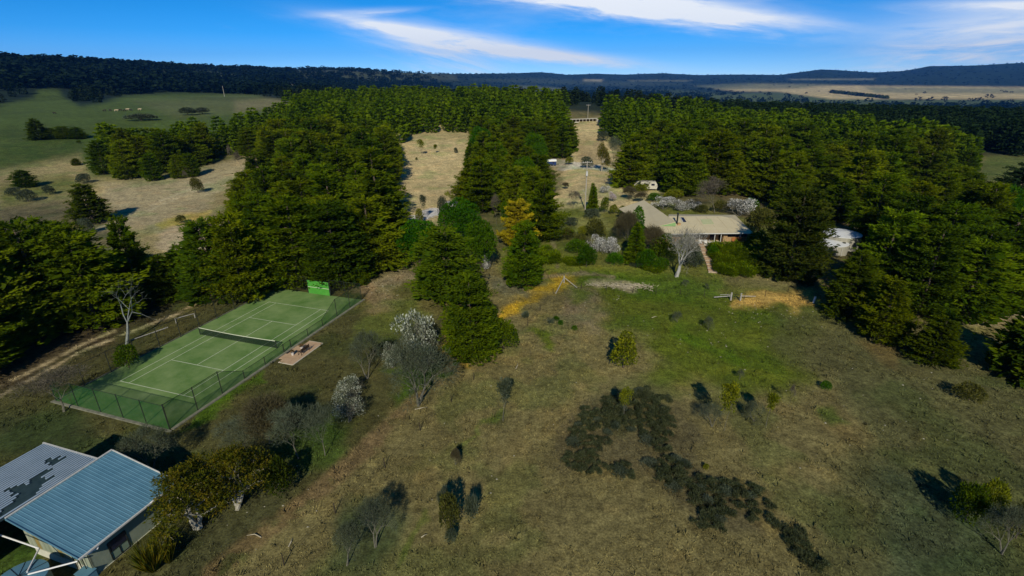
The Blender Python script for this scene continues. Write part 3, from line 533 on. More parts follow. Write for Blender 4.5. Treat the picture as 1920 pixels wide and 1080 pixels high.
PROTO = {}
def proto(kind):
    """mesh data (crown, crown material, wood, wood material, height, half-width), shared by every tree of the kind"""
    if kind in PROTO: return PROTO[kind]
    k, _, v = kind.partition(':'); sd = sum(ord(c) for c in kind) * 7 + int(v or 0) * 131; rng = np.random.RandomState(sd)
    if k in ('pine', 'piney', 'pined', 'dark'):
        i = int(v or 0) % 6
        cfg = [(5.0, .46, .03, 0.), (4.5, .58, .03, 0.), (5.3, .40, .04, .06), (4.3, .64, .02, 0.), (5.2, .43, .05, .08), (4.8, .50, .03, .04)][i]
        key = 'pm%d' % i
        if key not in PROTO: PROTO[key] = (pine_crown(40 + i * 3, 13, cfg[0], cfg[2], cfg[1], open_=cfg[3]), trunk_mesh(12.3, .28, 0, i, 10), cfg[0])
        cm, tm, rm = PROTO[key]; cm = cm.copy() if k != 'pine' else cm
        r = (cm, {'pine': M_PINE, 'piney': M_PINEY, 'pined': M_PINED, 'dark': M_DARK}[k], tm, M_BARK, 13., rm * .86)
    elif k == 'youngpine':
        r = (pine_crown(90 + int(v or 0), 8, 3.6, .02, .55, .6, 1.0, 10, .0), M_PINED, trunk_mesh(7.2, .18, 0, 3, 4), M_BARK, 8., 3.7)
    elif k == 'fir':
        r = (pine_crown(77, 13, 3.0, .02, 1.0, .5, 1.2, 20), M_FERN, trunk_mesh(12, .2, 0, 3), M_BARK, 13., 3.0)
    elif k == 'golden':
        r = (pine_crown(78, 13, 5.2, .05, .34, .75, 1.1, 10), M_GOLD, trunk_mesh(12, .25, 0, 3), M_BARK, 13., 4.8)
    elif k == 'greyround':
        L_ = [(0, 0, 3.0, 3.6, 3.6, 2.4), (2.4, .6, 2.6, 2.2, 2.2, 1.9), (-2.3, -.9, 2.5, 2.3, 2.3, 1.9), (.3, -2, 2.2, 2.2, 2.0, 1.7)]
        r = (blob_crown(sd, L_, 3000, .5, .8, up=.4, width=.3, tj=.25), M_GREYG, trunk_mesh(3, .2), M_BARK, 5.4, 4.2)
    elif k == 'bigdark':
        r = (pine_crown(99, 13, 5.0, .0, .30, .5, 1.25, 14), M_DKG, trunk_mesh(12, .3, 0, 3), M_BARK, 13., 5.2)
    elif k == 'round':
        L_ = [(0, 0, 6.2, 3.6, 3.6, 3.0), (2, .6, 5.4, 2.4, 2.4, 2.2), (-1.9, -.9, 5.3, 2.5, 2.5, 2.3), (.3, -2, 4.4, 2.4, 2.2, 1.9), (0, 1.8, 5.5, 2.4, 2.3, 2.2), (-.6, .2, 3.2, 2.6, 2.6, 1.8)]
        r = (blob_crown(sd, L_, 6500, .42, .86, up=.5, width=.26), M_ROUND, trunk_mesh(6, .26, .2, 2, 4), M_BARK, 9.2, 4.3)
    elif k in ('column', 'limecolumn'):
        L_ = [(0, 0, z, .85 - abs(z - 2.6) * .13, .85 - abs(z - 2.6) * .13, 1.3) for z in (1., 1.9, 2.8, 3.7, 4.5)] + [(0, 0, 5.3, .35, .35, .8)]
        r = (blob_crown(sd, L_, 1500, .3, .9, up=1.4, width=.22), M_LIME if k == 'limecolumn' else M_ROUND, trunk_mesh(4, .1), M_BARK, 6.1, .95)
    elif k in ('ball', 'oliveball', 'limeball', 'greyball', 'darkball'):
        L_ = [(0, 0, 1.5, 1.75, 1.7, 1.35), (.9, .3, 1.2, 1.1, 1.1, 1.0), (-.9, -.2, 1.25, 1.15, 1.1, 1.05), (.1, -.9, 1.0, 1.2, 1.0, .9), (-.1, .6, 2.1, 1.1, 1.1, .8)]
        r = (blob_crown(sd, L_, 1900, .26, .86, width=.3), {'ball': M_ROUND, 'oliveball': M_OLIVE, 'limeball': M_LIME, 'greyball': M_GREYG, 'darkball': M_DKG if v == '8' else M_PINED}[k], trunk_mesh(1.6, .09), M_BARK, 2.95, 2.1)
    elif k == 'teardrop':
        L_ = [(0, 0, 1.5, 1.25, 1.25, 1.2), (.2, .1, 2.4, 1.05, 1.0, 1.0), (-.1, 0, 3.2, .75, .75, .85), (.1, -.3, 1.2, 1.2, 1.1, .9)]
        r = (blob_crown(sd, L_, 2000, .24, .85, width=.3, tj=.3), M_LIME, trunk_mesh(2, .1), M_BARK, 4., 1.35)
    elif k in ('blossom', 'pinkblossom', 'greyblossom'):
        mb, tips = branches(sd, 3.4, .8, .09, 4, 3, stems=4, up=.15); sx, s = norm_to(mb, 3.3, 2.2)
        V1, T1 = twigs(tips, rng, 4, .7, .025, sx, s)
        L_ = [(rng.uniform(-1.4, 1.4), rng.uniform(-1.3, 1.3), rng.uniform(.55, 2.6), .85, .8, .7) for i in range(14)]
        r = (blob_crown(sd, L_, 3000, .15, .45, width=.36, tj=.33), M_PINK if k == 'pinkblossom' else M_GBLOS if k == 'greyblossom' else M_WHITE, mb.mesh('stems'), M_GREYBARK, 3.3, 2.3)
    elif k in ('bare', 'barebrown', 'baregrey', 'whitebare', 'dead'):
        dead = k == 'dead'
        mb, tips = branches(sd, 8, .75 if not dead else .9, .20 if dead else (.24 if k == 'whitebare' else .13), 4 if dead else 5, 2 if dead else 3, .3 if k != 'whitebare' else .17, .32 if not dead else .12, stems=1 if k != 'barebrown' else 5, crook=.22)
        sx, s = norm_to(mb, 8, 3.4)
        V1, T1 = twigs(tips, rng, 1 if dead else (2 if k == 'whitebare' else 4), .9 if not dead else .6, .02, sx, s, (.2, .9))
        mm = {'bare': M_TWIG, 'barebrown': M_TWIGB, 'baregrey': M_TWIGG, 'whitebare': M_TWIGP, 'dead': M_TWIGG}[k]
        r = (foliage('twigs', V1, T1), mm, mb.mesh('limbs'), {'whitebare': M_WHITEBARK, 'dead': M_DEADW, 'baregrey': M_GREYBARK}.get(k, M_GREYBARK), 8., 3.8)
    elif k == 'mossy':                          # grey lichened deciduous tree, leafless, thick with twigs
        mb, tips = branches(sd, 7, .85, .2, 5, 3, .22, .2, stems=2, crook=.25); sx, s = norm_to(mb, 7, 4.2)
        V1, T1 = twigs(tips, rng, 5, .55, .019, sx, s, (.05, .85)); r = (foliage('twigs', V1, T1), M_TWIGG, mb.mesh('limbs'), M_GREYBARK, 7., 4.6)
    elif k == 'gum':
        mb, tips = branches(sd, 7, .95, .21, 3, 2, .16, .05, stems=4, crook=.3); sx, s = norm_to(mb, 5.4, 3.8)
        L_ = [(rng.uniform(-2.2, 2.2), rng.uniform(-2.2, 2.2), rng.uniform(1.1, 3.4), 1.1, 1.1, .7) for i in range(6)]
        for p, d in tips:
            L_.append((p.x * sx, p.y * sx, p.z * s + .2, rng.uniform(.6, 1.0), rng.uniform(.6, 1.0), rng.uniform(.4, .7)))
        r = (blob_crown(sd, L_, 6500, .27, .5, width=.22, up=.1, tj=.2), M_GUM, mb.mesh('limbs'), M_GUMBARK, 6.6, 4.4)
    elif k == 'sapling':
        mb, tips = branches(sd, 4, .55, .05, 3, 2, .35, .5, crook=.2); sx, s = norm_to(mb, 3.9, 1.0)
        L_ = [(p.x * sx, p.y * sx, p.z * s, .4, .4, .38) for p, d in tips if p.z * s > 1.2]
        r = (blob_crown(sd, L_, 1300, .2, .5, width=.3, tj=.2), M_OLIVE if v in ('', '0') else (M_GREYG if v == '1' else M_LIME), mb.mesh('stem'), M_GREYBARK, 4.2, 1.3)
    elif k in ('juniper', 'ground_fir'):
        L_ = [(rng.uniform(-3, 3), rng.uniform(-2.2, 2.2), rng.uniform(.3, .9), 1.5, 1.3, .55) for i in range(12)]
        r = (blob_crown(sd, L_, 6500, .62, .7, flat=.9, up=.02, width=.12, tj=.32), M_FERN, trunk_mesh(.6, .1), M_BARK, 1.7, 4.2)
    elif k == 'tussock':
        n = 260; a = rng.rand(n) * 6.283; D = np.stack([np.cos(a) * rng.rand(n) * 1.2, np.sin(a) * rng.rand(n) * 1.2, np.ones(n)], 1)
        P = np.stack([np.cos(a) * .15, np.sin(a) * .15, np.zeros(n)], 1); r = (foliage('blades', [kites(P, D, rng.uniform(.6, 1.2, n), .03, rng)], [rng.rand(n)]), M_GUM, None, None, 1.1, .95)
    elif k == 'agave':
        n = 60; a = rng.rand(n) * 6.283; e = rng.uniform(.2, 1.5, n); D = np.stack([np.cos(a), np.sin(a), e], 1)
        P = np.zeros((n, 3)); P[:, 2] = .05; r = (foliage('leaves', [kites(P, D, rng.uniform(.6, 1.0, n), .07, rng)], [rng.rand(n)]), M_GREYG, None, None, .95, .8)
    elif k == 'broom':
        L_ = [(rng.uniform(-1.0, 1.0), rng.uniform(-.9, .9), rng.uniform(.3, .7), .42, .38, .42) for i in range(8)]
        r = (blob_crown(sd, L_, 1200, .38, .4, up=1.5, width=.08, tj=.3), M_BROOM, None, None, 1.45, 1.4)
    elif k == 'greybroom':
        L_ = [(rng.uniform(-.7, .7), rng.uniform(-.5, .5), rng.uniform(.35, .7), .6, .6, .45) for i in range(5)]
        r = (blob_crown(sd, L_, 900, .4, .4, up=1.2, width=.08, tj=.25), M_GREYG, None, None, 1.4, 1.2)
    if r[0].materials: pass
    else: r[0].materials.append(r[1])
    if r[2] is not None and not r[2].materials: r[2].materials.append(r[3])
    PROTO[kind] = r; return r
NAMES = {'pine': 'pine_tree', 'piney': 'pine_tree', 'pined': 'pine_tree', 'dark': 'pine_tree', 'youngpine': 'pine_tree', 'fir': 'fir_tree', 'golden': 'golden_conifer', 'bigdark': 'evergreen_tree', 'greyround': 'gum_tree', 'round': 'stone_pine', 'column': 'cypress', 'limecolumn': 'cypress',
         'ball': 'garden_shrub', 'oliveball': 'garden_shrub', 'limeball': 'garden_shrub', 'greyball': 'garden_shrub', 'darkball': 'garden_shrub', 'teardrop': 'wattle_bush', 'blossom': 'blossom_tree', 'pinkblossom': 'blossom_tree', 'greyblossom': 'blossom_tree',
         'bare': 'bare_tree', 'barebrown': 'bare_shrub', 'baregrey': 'bare_tree', 'whitebare': 'bare_tree', 'dead': 'dead_tree', 'mossy': 'lichened_tree', 'gum': 'gum_tree', 'sapling': 'sapling', 'juniper': 'juniper', 'ground_fir': 'juniper',
         'tussock': 'grass_tussock', 'agave': 'agave', 'broom': 'broom_bush', 'greybroom': 'broom_bush'}
TREES = []
def plant(kind, x, y, hgt, half, label, group=None, rz=None, z=None, cat=None):
    cm, cmat, tm, tmat, H, Wd = proto(kind); nm = NAMES[kind.partition(':')[0]]
    z = h1(x, y) if z is None else z
    rng = random.Random(int(x * 37 + y * 91)); k = kind.partition(':')[0]
    cat = cat or ('shrub' if nm.endswith(('shrub', 'bush', 'juniper')) else 'tussock' if 'tussock' in nm else 'agave' if nm == 'agave' else 'sapling' if nm == 'sapling' else 'tree')
    t = thing(nm, label, cat, (x, y, z), rng.uniform(0, 6.28) if rz is None else rz, group)
    ex = rng.uniform(.88, 1.13) if nm in ('pine_tree', 'stone_pine', 'garden_shrub') else 1
    t.scale = (half / Wd * ex, half / Wd / ex, hgt / H)
    if nm == 'pine_tree': t.rotation_euler = (rng.uniform(-.05, .05), rng.uniform(-.05, .05), t.rotation_euler[2])
    leafless = k in ('bare', 'barebrown', 'baregrey', 'whitebare', 'dead', 'mossy')
    obj('twigs' if leafless else ('leaves' if nm in ('agave', 'grass_tussock') else 'crown'), cm, None, t)
    if tm is not None: obj('trunk' if not leafless else 'limbs', tm, None, t)
    TREES.append((x, y, half)); return t
def tree_px(kind, bx, by, ty, wpx, label, group=None, rz=None, lift=0.):
    """plant at the ground point of photo pixel (bx, by); ty is the row its top reaches, wpx its width in pixels"""
    g = gp(bx, by); d = ray(bx, ty); t = g.y / d[1]; top = CZ + d[2] * t
    dist = g.y * cp + (CZ - g.z) * sp
    return plant(kind, g.x, g.y, max(.3, (top - g.z)) * 1.0, wpx / 2 * dist / F, label, group, rz)
# ------------------------------------------------------------------ tennis court (local frame: x across, y along)
CA = -0.322; CO = Vector((-45.525, 51.166, 0))
def cw(x, y, z=0.): return CO + Matrix.Rotation(CA, 3, 'Z') @ Vector((x, y, z))
def cm(name, *a): return mat(name, *a)
M_TURF = mat('court_turf', (.078, .165, .030), (.205, .285, .10), .26, .9, bump=.15, detail=10)
M_LINE = mat('line_white', (.48, .52, .36), (.60, .62, .46), 3)
M_STEEL = mat('dark_green_steel', (.012, .016, .012), (.03, .035, .028), 3, .6)
M_CONC = mat('weathered_concrete', (.12, .12, .08), (.24, .23, .17), 2, bump=.4)
M_WALLG = mat('practice_wall_green', (.05, .24, .025), (.08, .31, .04), 1.2, .7)
def netmat(name, col, alpha, scale):
    m, nt, o = newmat(name); N = nt.nodes; L = nt.links
    d = N.new('ShaderNodeBsdfDiffuse'); d.inputs[0].default_value = (*col, 1); t = N.new('ShaderNodeBsdfTransparent'); mx = N.new('ShaderNodeMixShader')
    tc = N.new('ShaderNodeTexCoord'); nz = N.new('ShaderNodeTexNoise'); nz.inputs['Scale'].default_value = scale; nz.inputs['Detail'].default_value = 3; L.new(tc.outputs['Object'], nz.inputs['Vector'])
    mr = N.new('ShaderNodeMapRange'); mr.inputs[1].default_value = .3; mr.inputs[2].default_value = .7; mr.inputs[3].default_value = alpha * .75; mr.inputs[4].default_value = min(1, alpha * 1.25); L.new(nz.outputs[0], mr.inputs[0])
    L.new(mr.outputs[0], mx.inputs[0]); L.new(t.outputs[0], mx.inputs[1]); L.new(d.outputs[0], mx.inputs[2]); L.new(mx.outputs[0], o.inputs[0]); return m
M_NETG = netmat('green_wire_netting', (.010, .075, .018), .40, 1.2); M_NETD = netmat('grey_wire_netting', (.03, .034, .022), .16, 1.2); M_TNET = netmat('black_cord_net', (.012, .02, .015), .62, 6)
def put(o): o.location = CO; o.rotation_euler = (0, 0, CA); return o
X0, X1, Y0, Y1 = -2.9, 13.5, -4.93, 28.72
court = MB().box(((X0 + X1) / 2, (Y0 + Y1) / 2, -.10), (X1 - X0 + .1, Y1 - Y0 + .1, .3)).build('court_surface', M_TURF, kind='structure'); put(court)
def line(x0, y0, x1, y1, w=.075):
    MB().add([(x0, y0, .054), (x1, y0, .054), (x1, y1, .054), (x0, y1, .054)], [(0, 1, 2, 3)]).build('court_line', M_LINE, court)
w = .075
for x in (0, 10.97): line(x - w / 2, 0, x + w / 2, 23.77)
for x in (1.37, 9.6): line(x - w / 2, w, x + w / 2, 23.77 - w)
line(5.485 - w / 2, 5.485 + w, 5.485 + w / 2, 18.285 - w)
for x0, x1, y in ((w / 2, 10.97 - w / 2, 0), (w / 2, 10.97 - w / 2, 23.77 - w), (1.37 + w / 2, 9.6 - w / 2, 5.485), (1.37 + w / 2, 9.6 - w / 2, 18.285 - w)): line(x0, y, x1, y + w)
kb = MB(); kb.box(((X0 + X1) / 2 + .1, Y0 - .25, -.06), (X1 - X0 + .7, .3, .34)); kb.box((X1 + .27, (Y0 + Y1) / 2 + .2, -.06), (.36, Y1 - Y0 + .2, .34)); kb.box((X0 - .16, (Y0 + Y1) / 2, -.06), (.14, Y1 - Y0, .36))
put(kb.build('kerb', M_CONC, kind='structure'))
fence = thing('court_fence', 'tall dark wire fence round the green tennis court, low beside the net', 'fence', CO, CA)
def post(x, y, h, r=.045): MB().tube((0, 0, -.1), (0, 0, h), r, r, 6).build('post', M_STEEL, fence).location = (x, y, .05)
def panel(a, b, ha, hb, m):
    MB().add([(a[0], a[1], .06), (b[0], b[1], .06), (b[0], b[1], hb), (a[0], a[1], ha)], [(0, 1, 2, 3)]).build('netting', m, fence)
    MB().tube((a[0], a[1], ha), (b[0], b[1], hb), .026, .026, 5).build('rail', M_STEEL, fence)
ys = [Y0 + .02, -1.6, 1.61, 4.81, 8.1, 11.36, 12.64, 15.97, 19.1, 22.39, 25.6, Y1]
hs = [2.95, 2.85, 2.85, 1.1, 1.1, 1.15, 1.15, 1.1, 1.1, 2.8, 2.8, 2.8]
for i, (y, h) in enumerate(zip(ys, hs)): post(X1, y, h, .06 if i in (0, 5, 6) else .045)
for i in range(len(ys) - 1): panel((X1, ys[i]), (X1, ys[i + 1]), hs[i], hs[i + 1], M_NETG)
xn = [X0, .53, 3.92, 7.16, 10.41, X1]
for x in xn[:-1]: post(x, Y0, 2.85)
for i in range(5): panel((xn[i], Y0), (xn[i + 1], Y0), 2.85, 2.85, M_NETG)
yl = [Y0, -1.91, 1.15, 4.3, 7.5, 10.58, 13.57, 16.6, 19.9, 23, 25.9, Y1]
for y in yl[1:]: post(X0, y, 2.8)
for i in range(len(yl) - 1): panel((X0, yl[i]), (X0, yl[i + 1]), 2.8, 2.8, M_NETD)
xf = [X0, .4, 3.5, 7.8, 10.6, X1]
for x in xf[1:-1]: post(x, Y1, 2.75)
for i in (0, 1, 3, 4): panel((xf[i], Y1), (xf[i + 1], Y1), 2.75, 2.75, M_NETD)
net = thing('tennis_net', 'black tennis net with white top band across the green court', 'tennis net', cw(5.485, 11.885, .05), CA)
for x in (-6.4, 6.4): MB().tube((x, 0, -.03), (x, 0, 1.1), .05, .05, 8).build('net_post', M_STEEL, net)
n = 16; zt = lambda x: .93 + .14 * (abs(x) / 6.4) ** 1.6
vs = []; [vs.extend([(x, 0, .03), (x, 0, zt(x))]) for x in np.linspace(-6.4, 6.4, n)]
MB().add(vs, [(2 * i, 2 * i + 2, 2 * i + 3, 2 * i + 1) for i in range(n - 1)]).build('mesh_net', M_TNET, net)
bd = MB(); xs_ = np.linspace(-6.4, 6.4, n)
for a, b in zip(xs_, xs_[1:]): bd.beam((a, 0, zt(a)), (b, 0, zt(b)), .03, .09)
bd.build('top_band', M_LINE, net)
pw = thing('practice_wall', 'bright green hitting wall with a white line at the far end of the court', 'practice wall', cw(5.66, Y1 - .06, .05), CA)
MB().box((0, 0, .55), (4.04, .06, 1.1)).box((0, 0, 1.72), (4.04, .06, 1.1)).build('board', M_WALLG, pw)
MB().box((0, -.005, 1.135), (4.04, .07, .07)).build('line_strip', M_LINE, pw)
MB().box((0, 0, 2.30), (4.1, .08, .06)).box((-2.06, 0, 1.16), (.07, .08, 2.3)).box((2.06, 0, 1.16), (.09, .12, 2.3)).build('frame', M_STEEL, pw)
for x in (-2, 0, 2): MB().beam((x, .08, 2.2), (x, 1.1, 0), .06).build('brace', M_STEEL, pw)
# paved pad, bench and pots
M_PAVE = mat('tan_pavers', (.40, .26, .15), (.52, .36, .22), 1.6, bump=.2); M_PAVEE = mat('pale_edging', (.5, .44, .34), (.62, .55, .43), 2)
pad = MB().box((15.62, 11.97, -.02), (2.1, 5.7, .16)).box((14.13, 11.6, -.023), (.88, 3.5, .15)).build('paved_pad', M_PAVE, kind='structure'); put(pad)
MB().box((16.72, 11.97, -.01), (.1, 5.74, .16)).box((13.64, 11.6, -.015), (.09, 3.5, .16)).box((15.62, 9.08, -.015), (2.1, .07, .16)).box((15.62, 14.86, -.015), (2.1, .07, .16)).build('edging', M_PAVEE, pad)
M_WOOD = mat('dark_stained_timber', (.05, .03, .018), (.10, .065, .04), 6, bump=.3)
bench = thing('garden_bench', 'brown slatted timber bench on the tan paved pad beside the court', 'bench', cw(16.0, 12.0, .06), CA - math.pi / 2)
for i in range(4): MB().box((0, -.19 + .12 * i, .44), (1.5, .09, .03)).build('seat_slat', M_WOOD, bench)
for i in range(4): MB().box((0, .29 + .02 * i, .56 + .11 * i), (1.5, .03, .09)).build('back_slat', M_WOOD, bench)
for x in (-.72, .72):
    MB().box((x, -.22, .21), (.06, .06, .42)).build('leg', M_WOOD, bench); MB().beam((x, .24, 0), (x, .36, .95), .06).build('leg', M_WOOD, bench); MB().box((x, .03, .64), (.07, .58, .04)).box((x, -.22, .53), (.05, .05, .2)).build('armrest', M_WOOD, bench)
M_POT = mat('pale_pot', (.5, .46, .42), (.66, .61, .56), 5); M_BROWNLEAF = leafmat('brown_pot_leaves', (.07, .04, .02), (.12, .07, .03), (.2, .12, .05))
M_MAT = mat('dark_rubber', (.02, .016, .014), (.035, .03, .025), 8)
for i, (x, y, lb) in enumerate(((15.1, 11.05, 'pale pot with brown plant at the near end of the bench'), (15.2, 12.65, 'pale pot with brown plant on the court side of the bench, the farther one'))):
    t = thing('plant_pot', lb, 'plant pot', cw(x, y, .06), 0, 'pots by the bench')
    MB().tube((0, 0, 0), (0, 0, .32), .13, .2, 12).tube((0, 0, .32), (0, 0, .37), .22, .22, 12).build('pot', M_POT, t)
    c_ = obj('foliage', blob_crown(5 + i, [(0, 0, .5, .2, .2, .16)], 120, .14, .6, width=.3), M_BROWNLEAF, t)
MB().box((0, 0, .012), (.42, .95, .024)).build('door_mat', M_MAT, None, label='dark mat lying on the pavers by the court gate', category='mat')
bpy.data.objects['door_mat'].location = cw(14.0, 11.6, .055); bpy.data.objects['door_mat'].rotation_euler = (0, 0, CA)

# ------------------------------------------------------------------ shed, bottom left (local frame at the eave corner)
SO = Vector((-29.24, 25.14, 0)); SA = CA
def ribmat(name, a, b, rough, metal):
    return mat(name, a, b, .8, rough, metal=metal, spec=.5, detail=8)
M_ZINC = ribmat('blue_grey_roof_steel', (.095, .225, .30), (.135, .285, .365), .5, .25); M_ZINC2 = ribmat('silver_roof_slats', (.33, .42, .48), (.45, .54, .60), .5, .25); M_GAPSHADE = mat('gap_shade_steel', (.012, .03, .035), (.03, .055, .06), 2, .8)
M_CREAMW = mat('pale_green_render', (.20, .235, .165), (.27, .30, .215), 1.2, bump=.1); M_CREAMB = mat('cream_board', (.48, .47, .37), (.60, .58, .46), 2); M_STAIN = mat('stained_sheet', (.17, .20, .13), (.36, .37, .27), .9, stretch=(4, 4, .6), detail=7)
M_RUST = mat('ochre_streak', (.20, .14, .03), (.30, .24, .09), 2, stretch=(3, 3, .5)); M_WHITE_ = mat('white_paint', (.62, .60, .56), (.74, .72, .68), 3, .5); M_GLASS = mat('dark_glass', (.012, .014, .03), (.02, .022, .045), 1, .12, spec=.6); M_CURT = mat('pale_blind', (.16, .22, .15), (.22, .28, .19), 2); M_GUT = mat('pale_gutter', (.45, .44, .40), (.6, .58, .52), 3, .5)
shed = thing('shed', 'blue-grey ribbed-roof shed with pale walls at the bottom left corner', 'shed', SO, SA)
def corrug(parent, name, m, O, A, B, pitch, rib, hgt, duty=.35):
    """ribbed sheet: origin O, ribs run along B, repeat along A"""
    O, A, B = Vector(O), Vector(A), Vector(B); up = A.cross(B).normalized()
    if up.z < 0: up = -up
    n = int(A.length / pitch); a = A / n; prof = [(0, 0), (duty * .25, 1), (duty * .75, 1), (duty, 0)]; pts = []
    for i in range(n): pts += [O + a * (i + p) + up * hgt * q for p, q in prof]
    pts.append(O + A); k = len(pts); lo = [p - up * .05 for p in pts]
    V = pts + [p + B for p in pts] + lo + [p + B for p in lo]
    fs = [(i, i + 1, k + i + 1, k + i) for i in range(k - 1)] + [(2 * k + i, 3 * k + i, 3 * k + i + 1, 2 * k + i + 1) for i in range(k - 1)]
    fs += [(i, 2 * k + i, 2 * k + i + 1, i + 1) for i in range(k - 1)] + [(k + i, k + i + 1, 3 * k + i + 1, 3 * k + i) for i in range(k - 1)]
    fs += [(0, k, 3 * k, 2 * k), (k - 1, 3 * k - 1, 4 * k - 1, 2 * k - 1)]
    return MB().add(V, fs).build(name, m, parent)
corrug(shed, 'roof', M_ZINC, (0, 0, 2.6), (0, 7.45, 0), (-6.6, 0, 1.4), .265, .05, .022, .22)
MB().slab([(-13.1, -7, 4.08), (-6.72, -7, 4.08), (-6.72, 6.3, 3.96), (-13.1, 6.3, 3.96)], .06).build('rear_roof', M_GAPSHADE, shed)  # dark sheet colours in the shade between the slats
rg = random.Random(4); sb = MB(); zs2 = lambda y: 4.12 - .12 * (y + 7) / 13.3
GAPS = [(-7.25, -.3, 9, 3.4), (-8.7, 1.6, 5, 1.2), (-9.3, 4.6, 5, 1.1)]  # slats cut short here bare the dark sheet in stepped patches
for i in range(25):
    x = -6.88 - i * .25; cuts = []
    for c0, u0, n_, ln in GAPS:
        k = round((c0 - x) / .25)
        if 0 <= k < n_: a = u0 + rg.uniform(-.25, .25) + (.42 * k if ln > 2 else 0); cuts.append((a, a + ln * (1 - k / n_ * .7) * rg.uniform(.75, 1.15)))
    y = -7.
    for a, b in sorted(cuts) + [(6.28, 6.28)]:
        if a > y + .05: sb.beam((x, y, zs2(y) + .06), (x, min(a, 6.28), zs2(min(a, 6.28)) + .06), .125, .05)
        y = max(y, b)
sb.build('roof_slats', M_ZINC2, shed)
MB().beam((-6.66, 0, 4.06), (-6.66, 7.5, 4.06), .12, .08).build('ridge_cap', M_GUT, shed)
MB().box((.06, 3.7, 2.58), (.12, 7.5, .11)).build('gutter', M_GUT, shed); MB().beam((-13.15, 6.36, 4.02), (-6.75, 6.36, 4.02), .12, .12).build('gutter', M_GUT, shed)
MB().beam((-6.6, 7.5, 4.0), (0, 7.5, 2.6), .07, .14).build('barge_board', M_GUT, shed); MB().beam((-6.6, -.04, 4.0), (0, -.04, 2.6), .05, .13).build('barge_board', M_ZINC, shed)
def wall(parent, name, m, a, b, z0, za, zb, th=.12, holes=()):
    a, b = Vector((*a, 0)), Vector((*b, 0)); d = (b - a); nrm = Vector((-d.y, d.x, 0)).normalized() * th
    V = [a + Vector((0, 0, z0)), b + Vector((0, 0, z0)), b + Vector((0, 0, zb)), a + Vector((0, 0, za))]; V += [v + nrm for v in V]
    return MB().add(V, [(0, 1, 2, 3), (7, 6, 5, 4), (0, 4, 5, 1), (1, 5, 6, 2), (2, 6, 7, 3), (3, 7, 4, 0)]).build(name, m, parent)
wall(shed, 'side_wall', M_CREAMW, (-.45, .7), (-.45, 7.2), -.3, 2.6, 2.6)
wall(shed, 'rear_wall', M_CREAMW, (-.57, 7.2), (-13, 6.1), -.3, 2.66, 3.85)
wall(shed, 'end_wall', M_STAIN, (-6.6, .7), (-.45, .7), -.3, 3.84, 2.55)
wall(shed, 'left_wall', M_STAIN, (-13, 6.1), (-12.9, -6.5), -.3, 3.9, 3.9)
rg = random.Random(9)
for i in range(14):                           # upright cladding sheets of the end wall
    x = -6.9 + i * .46; zt_ = 3.86 - max(0, x + .42 + 6.6) * .2121; MB().box((x + .2, .655, (zt_ + .75) / 2), (.44, .03, zt_ - .78), rz=rg.uniform(-.03, .03)).build('cladding_sheet', [M_STAIN, M_STAIN, M_RUST, M_STAIN, M_CREAMW][i % 5 if i < 8 else 0], shed)
MB().box((-3.4, .63, .36), (6.0, .05, .76)).build('base_board', M_CREAMB, shed)
for x in (-1.9, -1.35, -.85): MB().beam((x, .5, 0), (x - .05, .5, 2.5), .05).build('frame_post', M_STEEL, shed)
MB().box((-.43, 3.95, .02), (.06, 6.5, .10)).build('base_trim', M_CREAMB, shed)
wn = MB().box((-.43, 2.53, 1.70), (.08, 1.28, .07)).box((-.43, 2.53, .14), (.08, 1.28, .07)).box((-.43, 1.9, .92), (.08, .06, 1.5)).box((-.43, 3.17, .92), (.08, .06, 1.5)).box((-.43, 2.53, .5), (.075, .05, .68)).box((-.43, 2.53, .88), (.075, 1.2, .05)).build('window', M_STEEL, shed)
MB().box((-.445, 2.53, 1.29), (.03, 1.2, .76)).build('pane', M_GLASS, wn); MB().box((-.445, 2.22, .51), (.03, .56, .68)).build('pane', M_CURT, wn); MB().box((-.445, 2.84, .51), (.03, .56, .68)).build('pane', M_CURT, wn)
dp = MB(); 
for a, b in (((.02, 1.25, 2.5), (.02, 1.1, 2.3)), ((.02, 1.1, 2.3), (-.32, 1.0, 2.15)), ((-.32, 1.0, 2.15), (-.36, .7, 2.05)),): dp.tube(a, b, .055, .055, 8)
dp.build('downpipe', M_WHITE_, shed)
dp = MB(); dp.tube((.08, 5.7, 2.55), (.12, 5.55, 2.75), .06, .06, 8).tube((.12, 5.55, 2.75), (.05, 5.1, 2.6), .06, .06, 8); dp.build('downpipe', M_WHITE_, shed)
pj = at(305 / 4.153, 820 + 865 / 4.153, 2.2); pL = at(0, 1003, 2.45); pE = at(59, 1080, 2.15); p2 = at(605 / 4.153, 820 + 965 / 4.153, 2.35); p3 = at(68, 1081, 2.2)
pL2 = pj + (pL - pj) * 1.6
tk = at(36, 1084, 2.1); tk.z = 0
MB().tube(pL2, pj, .055, .055, 10).tube(pj, tk + Vector((.25, .35, 2.2)), .055, .055, 10).build('water_pipe', M_WHITE_, None, label='white water pipe bending down towards the round tank by the shed', category='pipe', group='white pipes beside the shed')
MB().tube(p2, tk + Vector((.45, .2, 2.2)), .055, .055, 10).build('water_pipe', M_WHITE_, None, label='straight white pipe running from the shed eave corner to the round tank', category='pipe', group='white pipes beside the shed')
